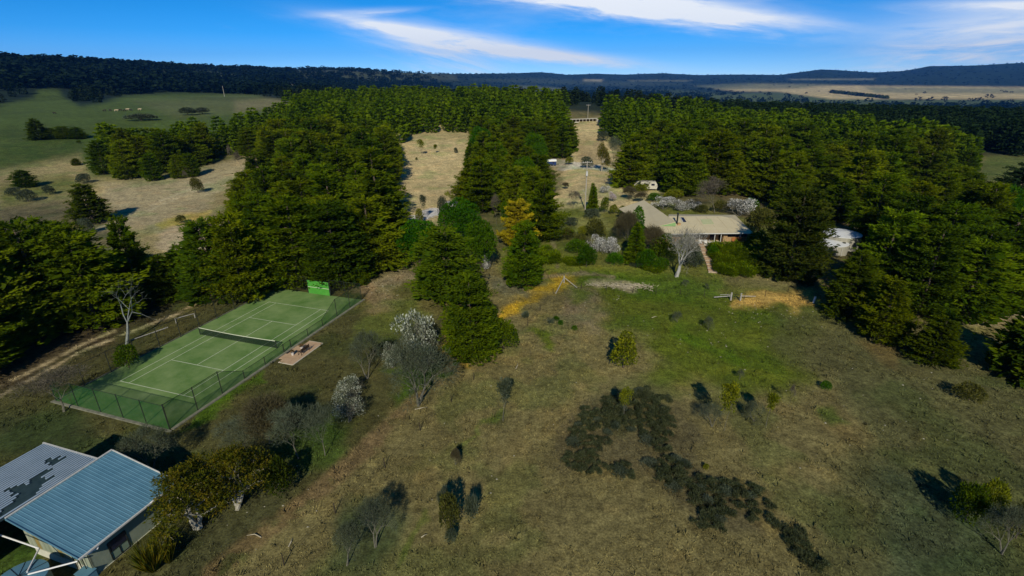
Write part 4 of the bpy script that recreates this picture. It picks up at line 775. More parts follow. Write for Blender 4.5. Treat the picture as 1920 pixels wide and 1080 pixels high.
def tank(name, label, loc, r, h, lidm, sidem, segs=12, cone=.25, ribs=True, group=None):
    t = thing(name, label, 'water tank', loc, 0, group)
    MB().tube((0, 0, -.4), (0, 0, h), r, r, 40).build('tank_wall', sidem, t)
    mb = MB(); n = 40; vs = [(0, 0, h + cone)] + [((r + .05) * math.cos(6.2832 * i / n), (r + .05) * math.sin(6.2832 * i / n), h + .02) for i in range(n)] + [((r + .05) * math.cos(6.2832 * i / n), (r + .05) * math.sin(6.2832 * i / n), h - .06) for i in range(n)]
    mb.add(vs, [(0, 1 + i, 1 + (i + 1) % n) for i in range(n)] + [(1 + i, 1 + n + i, 1 + n + (i + 1) % n, 1 + (i + 1) % n) for i in range(n)]); mb.build('lid', lidm, t)
    if ribs:
        for i in range(segs): a = 6.2832 * i / segs; MB().beam((0, 0, h + cone + .01), (r * math.cos(a), r * math.sin(a), h + .04), .03, .03).build('lid_rib', M_STEEL if segs < 14 else sidem, t)
    return t
tank('water_tank', 'round blue-grey lidded tank cut by the bottom edge beside the shed', tk, 1.45, 2.0, M_ZINC, M_CREAMW)
bx = thing('meter_box', 'small teal metal box standing at the near corner of the shed', 'box', at(160, 1072, .7) - Vector((0, 0, .7)), SA)
MB().box((0, 0, .33), (.95, .75, .7)).build('cabinet', M_ZINC, bx); MB().box((0, 0, .72), (1.05, .85, .05)).build('lid', M_ZINC, bx)

# ------------------------------------------------------------------ house
M_ROOF = mat('cream_steel_roof', (.50, .425, .26), (.56, .48, .30), .5, .6, bump=.05, spec=.3)
M_ROOFP = mat('translucent_sheet', (.36, .38, .20), (.44, .45, .25), 2); M_GABLE = mat('sage_green_board', (.16, .27, .10), (.20, .32, .13), 2)
M_BRICK = mat('ochre_brick', (.28, .17, .08), (.42, .28, .14), 3, bump=.3); M_TERRA = mat('rust_brown_panel', (.30, .10, .03), (.38, .15, .05), 2)
house = thing('house', 'cream metal-roofed house with two wings and a front veranda', 'house', (0, 0, 0))
Zf = 1.8
def roofpoly(name, P, m=M_ROOF, th=.12): return MB().slab(P, th).build(name, m, house)
A_, B_, C_, D_ = at(1160, 391, 4.3), at(1207.5, 375, 5.7), at(1267, 416, 5.7), at(1232, 438, 4.3)
gL, gR = at(1237, 424, 4.9), at(1267, 424.3, 4.9)
J_, R1_, R2_, R3_, R4_ = at(1253, 405.5, 5.7), at(1350, 405, 5.7), at(1370, 408, 5.5), at(1384, 416, 5.1), at(1399, 427, 4.65); E0_, E1_ = at(1284, 437.5, 4.3), at(1412, 436.5, 4.3)
dn = Vector((0, 0, .005))
# long wing: one skillion slope rising to its right-hand edge, half gable of green board, skirt below
roofpoly('roof_slope', [A_, D_ + Vector((-.3, .35, .05)), gL + Vector((-.1, .1, 0)), C_, B_])
roofpoly('roof_slope', [D_ - dn, E0_ + Vector((0, 0, -.012)), gR + Vector((.1, -.05, -.02)), gL - dn])
MB().add([gL + Vector((0, .08, -.02)), gR + Vector((0, .08, -.02)), C_ + Vector((0, -.02, -.1)), gL + Vector((0, .3, -.02)), gR + Vector((0, .3, -.02)), C_ + Vector((0, .2, -.1))], [(0, 1, 2), (5, 4, 3), (0, 3, 4, 1), (1, 4, 5, 2), (2, 5, 3, 0)]).build('gable_board', M_GABLE, house)
# wing along the front with a bull-nosed right end
YR = R1_.y
sl_ = lambda x, y: 4.3 + (y - 94.9) * (1.4 / (YR - 94.9))
def onroof(px, py, dz=0.):
    z_ = 5.
    for _ in range(12): w_ = at(px, py, z_); z_ = sl_(0, w_.y) + dz
    return at(px, py, z_)
Q_ = [onroof(*q) for q in ((1282, 437.5), (1412, 436.8), (1399, 427), (1384, 416), (1370, 408.5), (1350, 405), (1253, 405.3), (1266, 423.5))]
roofpoly('roof_slope', Q_)
roofpoly('roof_slope', [Q_[6], Q_[5], Q_[4], Vector((48.3, 108.6, 4.3)), Vector((34.3, 109.6, 4.3))])
roofpoly('roof_slope', [Q_[1], Vector((48.3, 108.6, 4.3)), Q_[4], Q_[3], Q_[2]])
for nm, m_, pts, dz in (('skylight', M_GLASS, ((1276, 407.5), (1281.5, 407.5), (1287, 415.5), (1281, 415.8)), .10), ('translucent_sheet', M_ROOFP, ((1313, 411), (1333, 410.5), (1339, 420), (1318, 420.5)), .03)):
    P = [onroof(*q, dz) for q in pts]; MB().slab(P[::-1], .08).build(nm, m_, house)
    if nm == 'skylight': MB().beam(P[0] + Vector((-.06, 0, .02)), P[3] + Vector((-.06, 0, .02)), .08, .06).build('skylight_frame', M_WHITE_, house)
fl = at(1269, 421, 4.9); ch = MB().tube(fl, fl + Vector((0, 0, 2.1)), .16, .16, 10).build('flue', M_STEEL, house); MB().tube(fl + Vector((0, 0, 2.1)), fl + Vector((0, 0, 2.35)), .24, .2, 10).build('cowl', M_STEEL, ch)
MB().box(fl + Vector((.25, -.5, .1)), (.6, .55, .7)).build('chimney_base', M_BRICK, house)
MB().box((39.7, 94.82, 4.22), (13.0, .1, .16)).build('gutter', M_GUT, house); MB().box((30.4, 94.78, 4.20), (5.3, .1, .14)).build('gutter', M_GUT, house)
for i in range(5): x = 35.2 + i * 2.2; MB().beam((x + .3, 95.0, sl_(0, 95.) + .02), (x, YR - .3, sl_(0, YR - .3) + .02), .035, .03).build('sheet_joint', M_ROOF, house)
# walls
wall(house, 'wall', M_BRICK, (33.4, 98.2), (41.1, 98.2), Zf - .5, 4.6, 4.6, .25)
wall(house, 'wall', M_BRICK, (46.0, 96.45), (47.6, 107.8), Zf - 1, 4.25, 4.2, .25)
wall(house, 'wall', M_BRICK, (A_.x + .9, A_.y - .5), (28.6, 96.2), Zf - 1, 4.2, 4.2, .25); wall(house, 'wall', M_BRICK, (28.6, 96.2), (33.4, 96.2), Zf - 1, 4.2, 4.2, .25)
wall(house, 'wall', M_BRICK, (35, 108.9), (47.6, 107.8), Zf - 1, 4.2, 4.2, .25); wall(house, 'wall', M_BRICK, (A_.x + .9, A_.y - .5), (B_.x - .3, B_.y - .5), Zf - 1, 4.2, 5.5, .25)
wall(house, 'wall', M_BRICK, (B_.x - .3, B_.y - .5), (C_.x - .2, C_.y + .4), Zf - 1, 5.5, 5.5, .25)
MB().box((43.55, 96.45, 2.35), (4.9, .28, 1.4)).build('sill_wall', M_BRICK, house)
MB().box((41.5, 96.2, 2.9), (.75, .6, 2.75)).build('brick_pier', M_BRICK, house)
for i, (x0, x1) in enumerate(((41.95, 42.75), (42.8, 43.6), (43.65, 44.35), (44.65, 45.2), (45.25, 45.95))):
    wd = MB().box(((x0 + x1) / 2, 96.42, 4.17), (x1 - x0, .1, .06)).box(((x0 + x1) / 2, 96.42, 3.08), (x1 - x0, .14, .06)).box((x0 + .03, 96.42, 3.6), (.06, .1, 1.1)).box((x1 - .03, 96.42, 3.6), (.05, .1, 1.1)).build('window', M_WOOD, house)
    MB().box(((x0 + x1) / 2, 96.44, 3.62), (x1 - x0 - .1, .03, 1.05)).build('pane', M_GLASS, wd)
MB().box((44.5, 96.3, 3.6), (.14, .2, 1.2)).build('window_mullion', M_WHITE_, house)
for x0, x1 in ((42.9, 44.4), (44.5, 45.6)): MB().box(((x0 + x1) / 2, 96.2, 2.62), (x1 - x0, .18, .72)).build('timber_panel', M_TERRA, house)
for x0, x1, z0 in ((34.6, 36.0, 2.0), (36.3, 38.9, 2.6), (39.4, 40.4, 1.9)):
    wd = MB().box(((x0 + x1) / 2, 98.15, (z0 + 4.1) / 2), (x1 - x0 + .12, .06, 4.22 - z0)).build('window', M_WOOD, house); MB().box(((x0 + x1) / 2, 98.1, (z0 + 4.1) / 2), (x1 - x0, .04, 4.05 - z0)).build('pane', M_GLASS, wd)
MB().box((37.1, 96.5, Zf - .22), (8.2, 3.4, .5)).build('veranda_floor', M_PAVEE, house)
for x in (34.9, 36.15, 39.1, 40.3): MB().tube((x, 95.15, Zf - .2), (x, 95.15, 4.22), .07, .07, 8).build('veranda_post', M_PALEWOOD if 'M_PALEWOOD' in globals() else M_GUT, house)
MB().box((35.9, 94.72, Zf - .35), (3.4, .3, .75)).build('veranda_wall', M_BRICK, house)
tb = thing('outdoor_table', 'white table standing on the house veranda', 'table', (37.0, 95.9, Zf + .03))
MB().box((0, 0, .72), (1.5, .85, .05)).build('tabletop', M_WHITE_, tb)
for x in (-.65, .65):
    for y in (-.35, .35): MB().box((x, y, .35), (.05, .05, .7)).build('leg', M_WHITE_, tb)
for i, (x, y, r, lb) in enumerate(((36.6, 95.4, 0, 'white chair at the left of the veranda table'), (38.6, 95.6, 1.2, 'white chair at the right end of the veranda, beyond the table'), (37.6, 95.35, -.2, 'white chair in front of the veranda table'))):
    c = thing('outdoor_chair', lb, 'chair', (x, y, Zf + .03), r, 'white chairs on the veranda')
    MB().box((0, 0, .44), (.5, .48, .05)).build('seat', M_WHITE_, c); MB().box((0, .24, .7), (.5, .04, .5)).build('backrest', M_WHITE_, c)
    for a in (-.22, .22):
        for b in (-.2, .2): MB().box((a, b, .21), (.04, .04, .42)).build('leg', M_WHITE_, c)
# brick steps up through the garden
steps = thing('garden_steps', 'winding flight of pink brick garden steps up to the veranda', 'steps')
M_STEP = mat('pink_brick_tread', (.30, .18, .10), (.42, .28, .17), 5, bump=.3); M_STEP2 = mat('pale_step_edge', (.38, .28, .19), (.48, .38, .27), 4)
pth = [(1336, 511), (1333, 501), (1329, 491), (1324, 480), (1319, 470), (1314, 462), (1313, 456)]
wp = [gp(*p) for p in pth]; N_ = 18
for i in range(N_):
    f = i / (N_ - 1) * (len(wp) - 1.001); k = int(f); p = wp[k].lerp(wp[k + 1], f - k); d = (wp[k + 1] - wp[k]); rz = math.atan2(d.y, d.x)
    MB().box((0, 0, -.02), (.52, 1.45 - .025 * i, .34)).build('step', M_STEP if i % 2 else M_STEP2, steps); o = steps.children[-1] if False else bpy.data.objects[-1] if False else None
for i, o in enumerate(sorted([c for c in steps.children], key=lambda c: c.name)):
    f = i / (N_ - 1) * (len(wp) - 1.001); k = int(f); p = wp[k].lerp(wp[k + 1], f - k); d = (wp[k + 1] - wp[k]); o.location = p + Vector((0, 0, .10)); o.rotation_euler = (0, 0, math.atan2(d.y, d.x))
# tanks right of the house
M_TANKLID = mat('white_tank_lid', (.62, .62, .60), (.74, .74, .72), 1, .45); M_TANKW = mat('concrete_tank_wall', (.26, .25, .20), (.36, .34, .28), 1.5, stretch=(2, 2, .4), bump=.1)
t1 = at(1577, 437, 3.5); t2 = at(1561, 454, 2.6)
tank('water_tank', 'large round white-lidded tank farther from the camera right of the house', (t1.x, t1.y, 1.2), 3.5, 2.3, M_TANKLID, M_TANKW, 24, .35, False, 'white-lidded water tanks')
tt = tank('water_tank', 'lower white-lidded tank in front, half hidden by the big dark tree', (t2.x - .3, t2.y, .4), 3.0, 2.2, M_TANKLID, M_TANKW, 24, .3, False, 'white-lidded water tanks')
MB().tube((1.9, -1.0, 2.2), (1.9, -1.0, 2.42), .3, .3, 14).build('hatch', M_STEEL, tt)
for dx in (-.55, .45): MB().tube((dx, -3.06, 0), (dx, -3.06, 2.0), .05, .05, 6).build('pipe', M_GUT, tt)
# ------------------------------------------------------------------ power poles
M_POLE = mat('weathered_pole_timber', (.28, .25, .2), (.44, .40, .33), 5, stretch=(1, 1, .2))
def pole(bx, by, ty, label, arm=True, tf=False, r=.16):
    g = gp(bx, by); d = ray(bx, ty); h = CZ + d[2] * g.y / d[1] - g.z
    t = thing('power_pole', label, 'power pole', g); MB().tube((0, 0, -.3), (0, 0, h), r, r * .7, 10).build('pole', M_POLE, t)
    if arm:
        MB().box((0, -.14, h - .35), (2.4, .1, .12)).build('crossarm', M_POLE, t)
        if tf: MB().box((0, -.14, h - 1.7), (2.2, .1, .12)).build('crossarm', M_POLE, t)
        for x in (-1.05, -.4, .4, 1.05):
            MB().tube((x, -.14, h - .29), (x, -.14, h - .05), .05, .03, 6).build('insulator', M_WHITE_, t)
    if tf:
        MB().tube((0, -.3, h - 3.6), (0, -.3, h - 2.5), .28, .28, 12).build('transformer', M_GUT, t)
        MB().beam((-.9, -.1, 5.3), (-.1, 0, 4.0), .12).build('brace', M_POLE, t)
    return t
pole(1097, 393, 302, 'pale timber power pole with crossarms and transformer behind the house garden', tf=True)
pole(1102, 223, 196, 'distant pale power pole standing behind the long low wall')
pole(421, 181, 161, 'small grey pole on the far green hillside before the dark wood', arm=False, r=.3)
# distant yard structure at the top of the track
g = gp(1066, 230); g2 = gp(1138, 228); M_YARD = mat('bleached_yard_timber', (.42, .39, .32), (.55, .52, .44), 2)
yd = thing('yard_building', 'long low pale open-fronted building at the top of the track', 'building', (g.x, g.y, g.z), math.atan2(g2.y - g.y, g2.x - g.x)); YL = math.hypot(g2.x - g.x, g2.y - g.y)
MB().box((YL / 2, .9, 1.75), (YL, 2.6, .2)).build('roof', M_YARD, yd); MB().box((YL / 2, 1.9, .8), (YL, .1, 1.8)).build('rear_wall', M_WOOD, yd); MB().box((YL * .86, -.2, .85), (YL * .26, .12, 1.6)).build('front_wall', M_YARD, yd)
for i in range(9): MB().box((YL * i / 11.5 + .3, -.25, .85), (.28, .2, 1.65)).build('post', M_YARD, yd)
MB().box((YL * .1, -1.8, .25), (YL * .25, .2, .5)).build('low_wall', M_YARD, yd)
# trailer
M_BLUE = mat('navy_trailer_paint', (.012, .03, .10), (.02, .045, .15), 1, .5); M_CANV = mat('white_canvas', (.62, .62, .60), (.75, .75, .73), 2)
g = gp(1034, 311); tr = thing('trailer', 'dark blue box trailer with white rounded cover beside the drive', 'trailer', g, .1)
MB().box((0, 0, 1.15), (3.3, 1.9, 1.3)).build('body', M_BLUE, tr)
mb = MB(); n = 10; vs = [(sx_ * 1.75, 1.1 * math.cos(math.pi * i / n), 1.78 + .75 * math.sin(math.pi * i / n)) for sx_ in (-1, 1) for i in range(n + 1)]
mb.add(vs, [(i, i + 1, n + 2 + i, n + 1 + i) for i in range(n)] + [tuple(range(n, -1, -1)), tuple(range(n + 1, 2 * n + 2)), (0, n + 1, 2 * n + 1, n)]).build('canvas_cover', M_CANV, tr)
for x in (-.5, .5):
    for y in (-1.02, 1.02):
        wh = MB().tube((x, y - .1, .34), (x, y + .1, .34), .34, .34, 14).build('wheel', M_MAT, tr); MB().tube((x, y - .12, .34), (x, y + .12, .34), .15, .15, 8).build('hub', M_GUT, wh)
MB().beam((1.6, 0, .5), (2.8, 0, .4), .1).build('drawbar', M_STEEL, tr); MB().box((.6, -.97, 1.3), (.6, .03, .5)).build('window', M_GLASS, tr)
# caravan behind the shrubs
g = gp(1210, 356); cv = thing('caravan', 'old pale caravan half hidden behind yellow shrubs', 'caravan', g, -.15)
mb = MB(); prof = [(-3.2, .5), (3.0, .5), (3.3, 1.4), (2.7, 2.5), (-2.4, 2.6), (-3.3, 1.7)]; k = len(prof)
mb.add([(x, -1.1, z) for x, z in prof] + [(x, 1.1, z) for x, z in prof], [tuple(range(k)), tuple(range(2 * k - 1, k - 1, -1))] + [(i, k + i, k + (i + 1) % k, (i + 1) % k) for i in range(k)]).build('body', M_YARD, cv)
for x in (-2, 0, 1.9): MB().box((x, -1.12, 1.75), (.9, .04, .55)).build('window', M_GLASS, cv)
for y in (-1, 1): MB().tube((0, y - .1, .33), (0, y + .1, .33), .33, .33, 12).build('wheel', M_MAT, cv)
# ------------------------------------------------------------------ paddock fences
M_LOG = mat('silver_grey_log', (.24, .225, .19), (.42, .40, .35), 5, stretch=(1, 1, 1)); M_STAR = mat('rusty_steel_post', (.02, .016, .013), (.05, .035, .025), 5)
def wire_fence(pts, label, name='wire_fence', h=1.05, hp=None):
    gs = [gp(*p) for p in pts]; t = thing(name, label, 'fence', gs[0]); w_ = MB()
    for i, g in enumerate(gs):
        p = g - gs[0]; lean = Vector((random.Random(i).uniform(-.06, .06), 0, 0)); MB().tube(p - Vector((0, 0, .3)), p + lean + Vector((0, 0, h)), .042, .036, 5).build('post', M_STAR, t)
        if i:
            q = gs[i - 1] - gs[0]
            for z in (.35, .65, .95): w_.tube(q + Vector((0, 0, z)), p + Vector((0, 0, z)), .007, .007, 3, cap=False)
    w_.build('wire', M_STAR, t); return t
wire_fence([(1037, 552), (1013, 583), (989, 611), (958, 643), (927, 678), (888, 713), (846, 754), (788, 808), (722, 877), (629, 962), (533, 1060)], 'dark steel-post wire fence running down the slope from the log corner')
wire_fence([(1090, 541), (1137, 545), (1186, 549), (1230, 551), (1275, 553), (1320, 556), (1362, 560)], 'thin wire fence across the green slope between log corner and gate')
wire_fence([(1395, 561), (1435, 555), (1477, 548), (1513, 540), (1549, 531)], 'thin wire fence from the gate up towards the tanks')
def log(parent, name, a, b, r=.09): return MB().tube(a, b, r, r * .8, 8).build(name, M_LOG, parent)
g = gp(1057.5, 530); br = thing('corner_brace', 'silvery log fence corner with two slanting rails', 'fence', g)
log(br, 'post', (0, 0, -.3), (0, 0, 1.25), .11); a = gp(1042, 551) - g; b = gp(1082, 541) - g
log(br, 'rail', (a.x, a.y, a.z + .1), (0, 0, .95), .08); log(br, 'rail', (0, 0, .95), (b.x, b.y, b.z + .15), .07)
g = gp(1370, 563); g2 = gp(1388, 564) - g; gt = thing('field_gate', 'small grey mesh gate between two silvery log posts with rail wings', 'gate', g)
log(gt, 'post', (0, 0, -.3), (0, 0, 1.3), .14); log(gt, 'post', (g2.x, g2.y, -.3), (g2.x, g2.y, 1.25), .14)
a = gp(1338, 561) - g; b = gp(1416, 561) - g; log(gt, 'rail', (a.x, a.y, .35), (0, 0, .75), .08); log(gt, 'rail', (g2.x, g2.y, .8), (b.x, b.y, .45), .07); log(gt, 'rail', (a.x + .9, a.y, .75), (0, 0, 1.0), .04)
ga = MB()
for z in (.25, .6, .98): ga.beam((.12, 0, z), (g2.x - .12, g2.y, z), .035)
for x in np.linspace(.14, g2.x - .14, 4): ga.beam((x, g2.y * x / g2.x, .25), (x, g2.y * x / g2.x, .98), .03)
ga.build('gate_panel', M_STEEL, gt)
g = gp(1525, 568); MB().tube((0, 0, -.1), (.12, 0, 1.0), .16, .16, 14).tube((.12, 0, 1.0), (.125, 0, 1.04), .13, .13, 14).build('white_drum', M_WHITE_, None, label='short leaning white cylinder at the right end of the dug earth', category='drum').location = g
g = gp(331, 607); rf = thing('rail_frame', 'low silvery rail frame behind the left court fence', 'rail'); rf.location = g
a = gp(366, 596) - g; log(rf, 'rail', (0, 0, .8), (a.x, a.y, a.z + .7), .07); log(rf, 'post', (0, 0, -.2), (0, 0, .85), .08); log(rf, 'post', (a.x, a.y, a.z - .2), (a.x, a.y, a.z + .75), .08)
a = gp(245, 640) - g; log(rf, 'rail', (-.4, -1.3, .1), (a.x, a.y, a.z + .15), .08)
# heaps of bleached sticks on the green slope
def heap(pts, n, label, seed, L=(.3, 1.0)):
    rg = random.Random(seed); P = [gp(*p) for p in pts]; c = sum(P, Vector()) / len(P); mb = MB()
    for i in range(n):
        k = rg.randrange(len(P) - 1); p = P[k].lerp(P[k + 1], rg.random()) - c + Vector((rg.gauss(0, .5), rg.gauss(0, .45), 0)); a = rg.uniform(0, 6.28); l_ = rg.uniform(*L); z = rg.uniform(.02, .28); d = Vector((math.cos(a) * l_, math.sin(a) * l_, rg.uniform(-.1, .25)))
        mb.tube(p + Vector((0, 0, z)), p + d + Vector((0, 0, z)), rg.uniform(.03, .07), .02, 4)
    o = mb.build('brushwood_heap', M_PALES, None, label=label, category='brushwood'); o.location = c; return o
M_PALES = mat('bleached_sticks', (.30, .26, .17), (.46, .40, .28), 3)
heap([(1108, 534), (1140, 536), (1165, 538), (1182, 542), (1186, 535)], 260, 'long heap of bleached sticks on the green slope below the house', 3)
heap([(1198, 537), (1222, 541)], 60, 'smaller scatter of bleached sticks right of the long heap', 5)
for i, (px, py, L, a, lb) in enumerate(((967, 692, 1.3, 1.2, 'pale bent branch lying on the slope by the wire fence'), (1222, 596, .9, .2, 'short pale stick on the bright green grass'), (778, 768, 1.3, .1, 'pale stick lying under the lichened tree'), (541, 1026, .8, 1.4, 'grey stump and splinters beside the lowest fence posts'), (790, 1008, .5, .4, 'small pale stick near the dark shrubs, low centre'), (490, 1008, 1.2, 2.8, 'thin curved pale stick on the olive grass near the gum'))):
    g = gp(px, py); MB().tube((0, 0, .03), (L * .5 * math.cos(a), L * .5 * math.sin(a), .15), .05, .04, 5).tube((L * .5 * math.cos(a), L * .5 * math.sin(a), .15), (L * math.cos(a + .2), L * math.sin(a + .2), .05), .04, .015, 5).build('fallen_branch', M_PALES, None, label=lb, category='branch').location = g
# cattle on the far paddock
def cow_mesh():
    me = bpy.data.meshes.new('cow'); J = [(0, 0, 1.0, .34, -1), (.75, 0, 1.02, .32, 0), (-.75, 0, 1.02, .33, 0), (1.15, 0, 1.2, .2, 1), (1.5, 0, 1.05, .16, 3), (1.72, 0, .85, .1, 4)]
    for sx_ in (1, 2):
        for s_ in (-1, 1):
            x = .72 if sx_ == 1 else -.78; k = len(J); J.append((x, .2 * s_, .6, .13, sx_)); J.append((x - .03, .2 * s_, .02, .07, k))
    J.append((-1.12, 0, 1.0, .05, 2)); J.append((-1.2, 0, .5, .04, len(J) - 1))
    me.from_pydata([j[:3] for j in J], [(i, j[4]) for i, j in enumerate(J) if j[4] >= 0], []); o = bpy.data.objects.new('tmp', me); COL.objects.link(o)
    o.modifiers.new('s', 'SKIN'); sv = me.skin_vertices[0].data
    for i, j in enumerate(J): sv[i].radius = (j[3], j[3]); sv[i].use_root = (i == 0)
    o.modifiers.new('u', 'SUBSURF').levels = 1; dg = bpy.context.evaluated_depsgraph_get(); m = bpy.data.meshes.new_from_object(o.evaluated_get(dg)); bpy.data.objects.remove(o); m.name = 'cow'; return m
cmesh = cow_mesh(); M_COWB = mat('black_hide', (.02, .015, .012), (.04, .03, .025), 2); M_COWT = mat('tan_hide', (.42, .30, .17), (.55, .44, .30), 2)
for i, (px, py, k) in enumerate(((196, 209, 0), (207.5, 208.5, 0), (218, 209, 1), (226, 208, 0), (234, 209, 0), (239, 207, 1), (246, 208, 0), (262, 207, 1), (103, 214, 0))):
    g = gp(px, py); mm = cmesh.copy(); lb = ['dark cow' if k == 0 else 'tan cow', ['farthest left of the row of cattle', 'second from the left in the row of cattle', 'third from the left in the row', 'just left of a dark and tan pair', 'beside the tan one mid row', 'mid row of the cattle', 'right of the tan one mid row', 'alone at the right end of the row', 'alone on the green paddock left of the herd'][i]]
    o = obj('cow', mm, M_COWB if k == 0 else M_COWT, None, label=lb[0] + ' ' + lb[1], category='cow', group='cattle on the far green paddock'); o.location = g; o.rotation_euler = (0, 0, [0, 2.8, .4, 3, 1, .2, 2.9, .1, 3][i])
# ------------------------------------------------------------------ trees and shrubs one by one
T = tree_px
# left paddock
T('pined:1', 176, 416, 345, 62, 'lone dark pine standing on the bare left paddock')
T('pined:0', 49, 351, 319, 36, 'small dark pine by the left edge on green grass')
T('pined:3', 76, 262, 222, 40, 'tallest dark pine of the clump on the far left paddock')
for px, w, ty in ((100, 30, 240), (122, 34, 237), (145, 34, 238)): T('pined:%d' % (px % 3), px, 260, ty, w, ['low dark pine just right of the tall one on the left paddock', 'middle low dark pine of the clump on the left paddock', 'right-hand low dark pine of the clump on the left paddock'][(px - 100) // 22], 'dark pines of the paddock clump')
T('pined:2', 144, 310, 297, 15, 'tiny pine bush right of the dark clump on straw grass'); T('darkball:1', 148, 269, 263, 9, 'very small dark bush below the dark clump')
for px, py, w, h, lb in ((53, 378, 30, 22, 'blue-grey bush left of the pair on the left paddock'), (26, 366, 26, 14, 'flat grey bush near the left edge below the small pine'), (94, 365, 22, 17, 'blue-grey bush right of the small dark pine'), (158, 344, 28, 18, 'grey bush above the lone dark pine'), (166, 438, 24, 28, 'sparse grey bush above the near left pines')): T('greyball:%d' % (px % 3), px, py, py - h, w, lb, 'grey bushes on the left paddock')
T('oliveball:2', 372, 362, 334, 22, 'loose olive bush at the left edge of the middle pine block')
T('bare:1', 355, 333, 312, 14, 'little leafless sapling on the bare slope'); T('oliveball:5', 340, 418, 404, 20, 'low straw-coloured bush on the bare slope'); T('mossy:4', 80, 487, 440, 70, 'grey-brown leafless thicket above the near left pines')
# near left pines beside the court
G1 = 'big pines left of the tennis court'
for k, bx, by, ty, w, lb in (('pined:0', 25, 655, 455, 150, 'wide dark pine at the left edge beside the track'), ('pined:2', 100, 612, 416, 150, 'tall dark pine behind the bleached dead tree'), ('pine:4', 180, 606, 440, 150, 'broad dark pine directly behind the bleached dead tree'), ('pine:5', 268, 560, 408, 66, 'slim lighter green pine at the right of the near left group'), ('pined:3', 312, 560, 480, 84, 'lower dark pine right of the bleached dead tree'), ('pined:4', -50, 700, 540, 170, 'dark pine cut by the left edge above the track'), ('pined:1', 40, 560, 445, 100, 'dark pine cut by the left edge, farther back'), ('pined:5', 130, 570, 430, 110, 'dark pine between two taller ones near the left edge')): T(k, bx, by, ty, w, lb, G1)
T('dead:1', 237, 645, 522, 150, 'bleached dead tree with bare spreading limbs beside the court fence')
T('darkball:3', 243, 690, 648, 44, 'dark bush at the foot of the bleached dead tree'); T('bare:7', 120, 772, 700, 110, 'leafless brown thicket by the near left court corner')
for k, bx, by, ty, w, lb in (('pined:1', 352, 545, 462, 84, 'lower dark pine at the left end of the row behind the court'), ('pined:0', 400, 560, 412, 118, 'wide dark pine second from the left behind the court'), ('pined:4', 455, 560, 405, 112, 'broad pine behind the left far corner of the court'), ('fir:3', 503, 545, 440, 54, 'slim light green conifer just behind the far court corner'), ('pine:2', 560, 532, 372, 128, 'broad pine directly behind the green hitting wall'), ('pined:2', 640, 528, 380, 130, 'wide dark pine right of the green hitting wall'), ('pined:5', 702, 502, 368, 112, 'dark pine at the front right corner of the middle block')): T(k, bx, by, ty, w, lb, 'pines close behind the court')
T('ground_fir:2', 672, 532, 508, 62, 'low bright green conifer spreading beside the far court corner')
for px, by, ty, w, lb in ((437, 305, 272, 16, 'pale bare poplar-like tree between the two left pine blocks'), (455, 318, 282, 22, 'grey leafless tree just left of the middle pine block'), (526, 275, 240, 14, 'pale leafless tree rising from the pines, left of the pair'), (548, 278, 242, 18, 'pale leafless tree rising from the pines, right of the pair'), (352, 345, 320, 10, 'thin bare sapling on the slope near the small pines')): T('bare:%d' % (px % 3), px, by, ty, w, lb)
for px, by, ty, w in ((290, 338, 288, 34), (335, 334, 292, 26), (362, 331, 288, 30)): T('pine:%d' % (px % 6), px, by, ty, w, {290: 'small bright pine at the front edge of the left belt, leftmost of three', 335: 'small bright pine at the front edge of the left belt, middle of three', 362: 'small bright pine at the front edge of the left belt, rightmost of three'}[px], 'small pines before the left belt')
# middle: around the lawn
T('pined:0', 838, 562, 428, 122, 'large dark pine right of the court, above the open grass'); T('pined:2', 887, 668, 518, 112, 'dark pine with visible trunk at the centre of the picture'); T('darkball:2', 945, 655, 600, 52, 'bright green conifer bush tucked against the central dark pine')
T('pined:4', 982, 535, 418, 76, 'dark pine with bare trunk standing on the yellow litter'); T('golden:1', 971, 462, 379, 54, 'golden-yellow conifer above the lawn')
T('round:1', 788, 500, 414, 84, 'rounded bright green tree left of the large dark pine'); T('round:2', 866, 470, 376, 76, 'rounded bright green tree behind the large dark pine'); T('round:3', 902, 510, 415, 66, 'rounded bright green tree right of the large dark pine')
T('limecolumn:1', 787, 417, 391, 17, 'small lime conifer in front of the pale drive'); T('column:2', 946, 417, 377, 14, 'slim bright green cypress by the golden conifer'); T('bare:3', 931, 421, 366, 22, 'slender leafless tree left of the slim cypress')
T('sapling:1', 798, 411, 366, 15, 'thin young gum beside the pale drive'); T('greyball:4', 833, 420, 370, 24, 'grey-green shrub at the end of the drive'); T('blossom:1', 911, 507, 478, 24, 'small whitish blossom bush right of the rounded trees')
T('ground_fir:1', 1030, 490, 462, 62, 'low spreading green conifer on the lawn below the pines'); T('ball:1', 1100, 500, 462, 42, 'dark round shrub on the lawn left of the white blossom'); T('ball:2', 1083, 475, 450, 46, 'bright green shrub above the round lawn shrub')
# mid field
T('sapling:2', 791, 292, 262, 14, 'tall thin sapling in the middle field'); T('sapling:3', 815, 288, 271, 13, 'shorter sapling right of the tall thin one in the field'); T('greyball:6', 855, 287, 277, 9, 'tiny grey bush at the right of the middle field'); T('darkball:5', 781, 300, 295, 5, 'tiny dark tuft in the middle field')
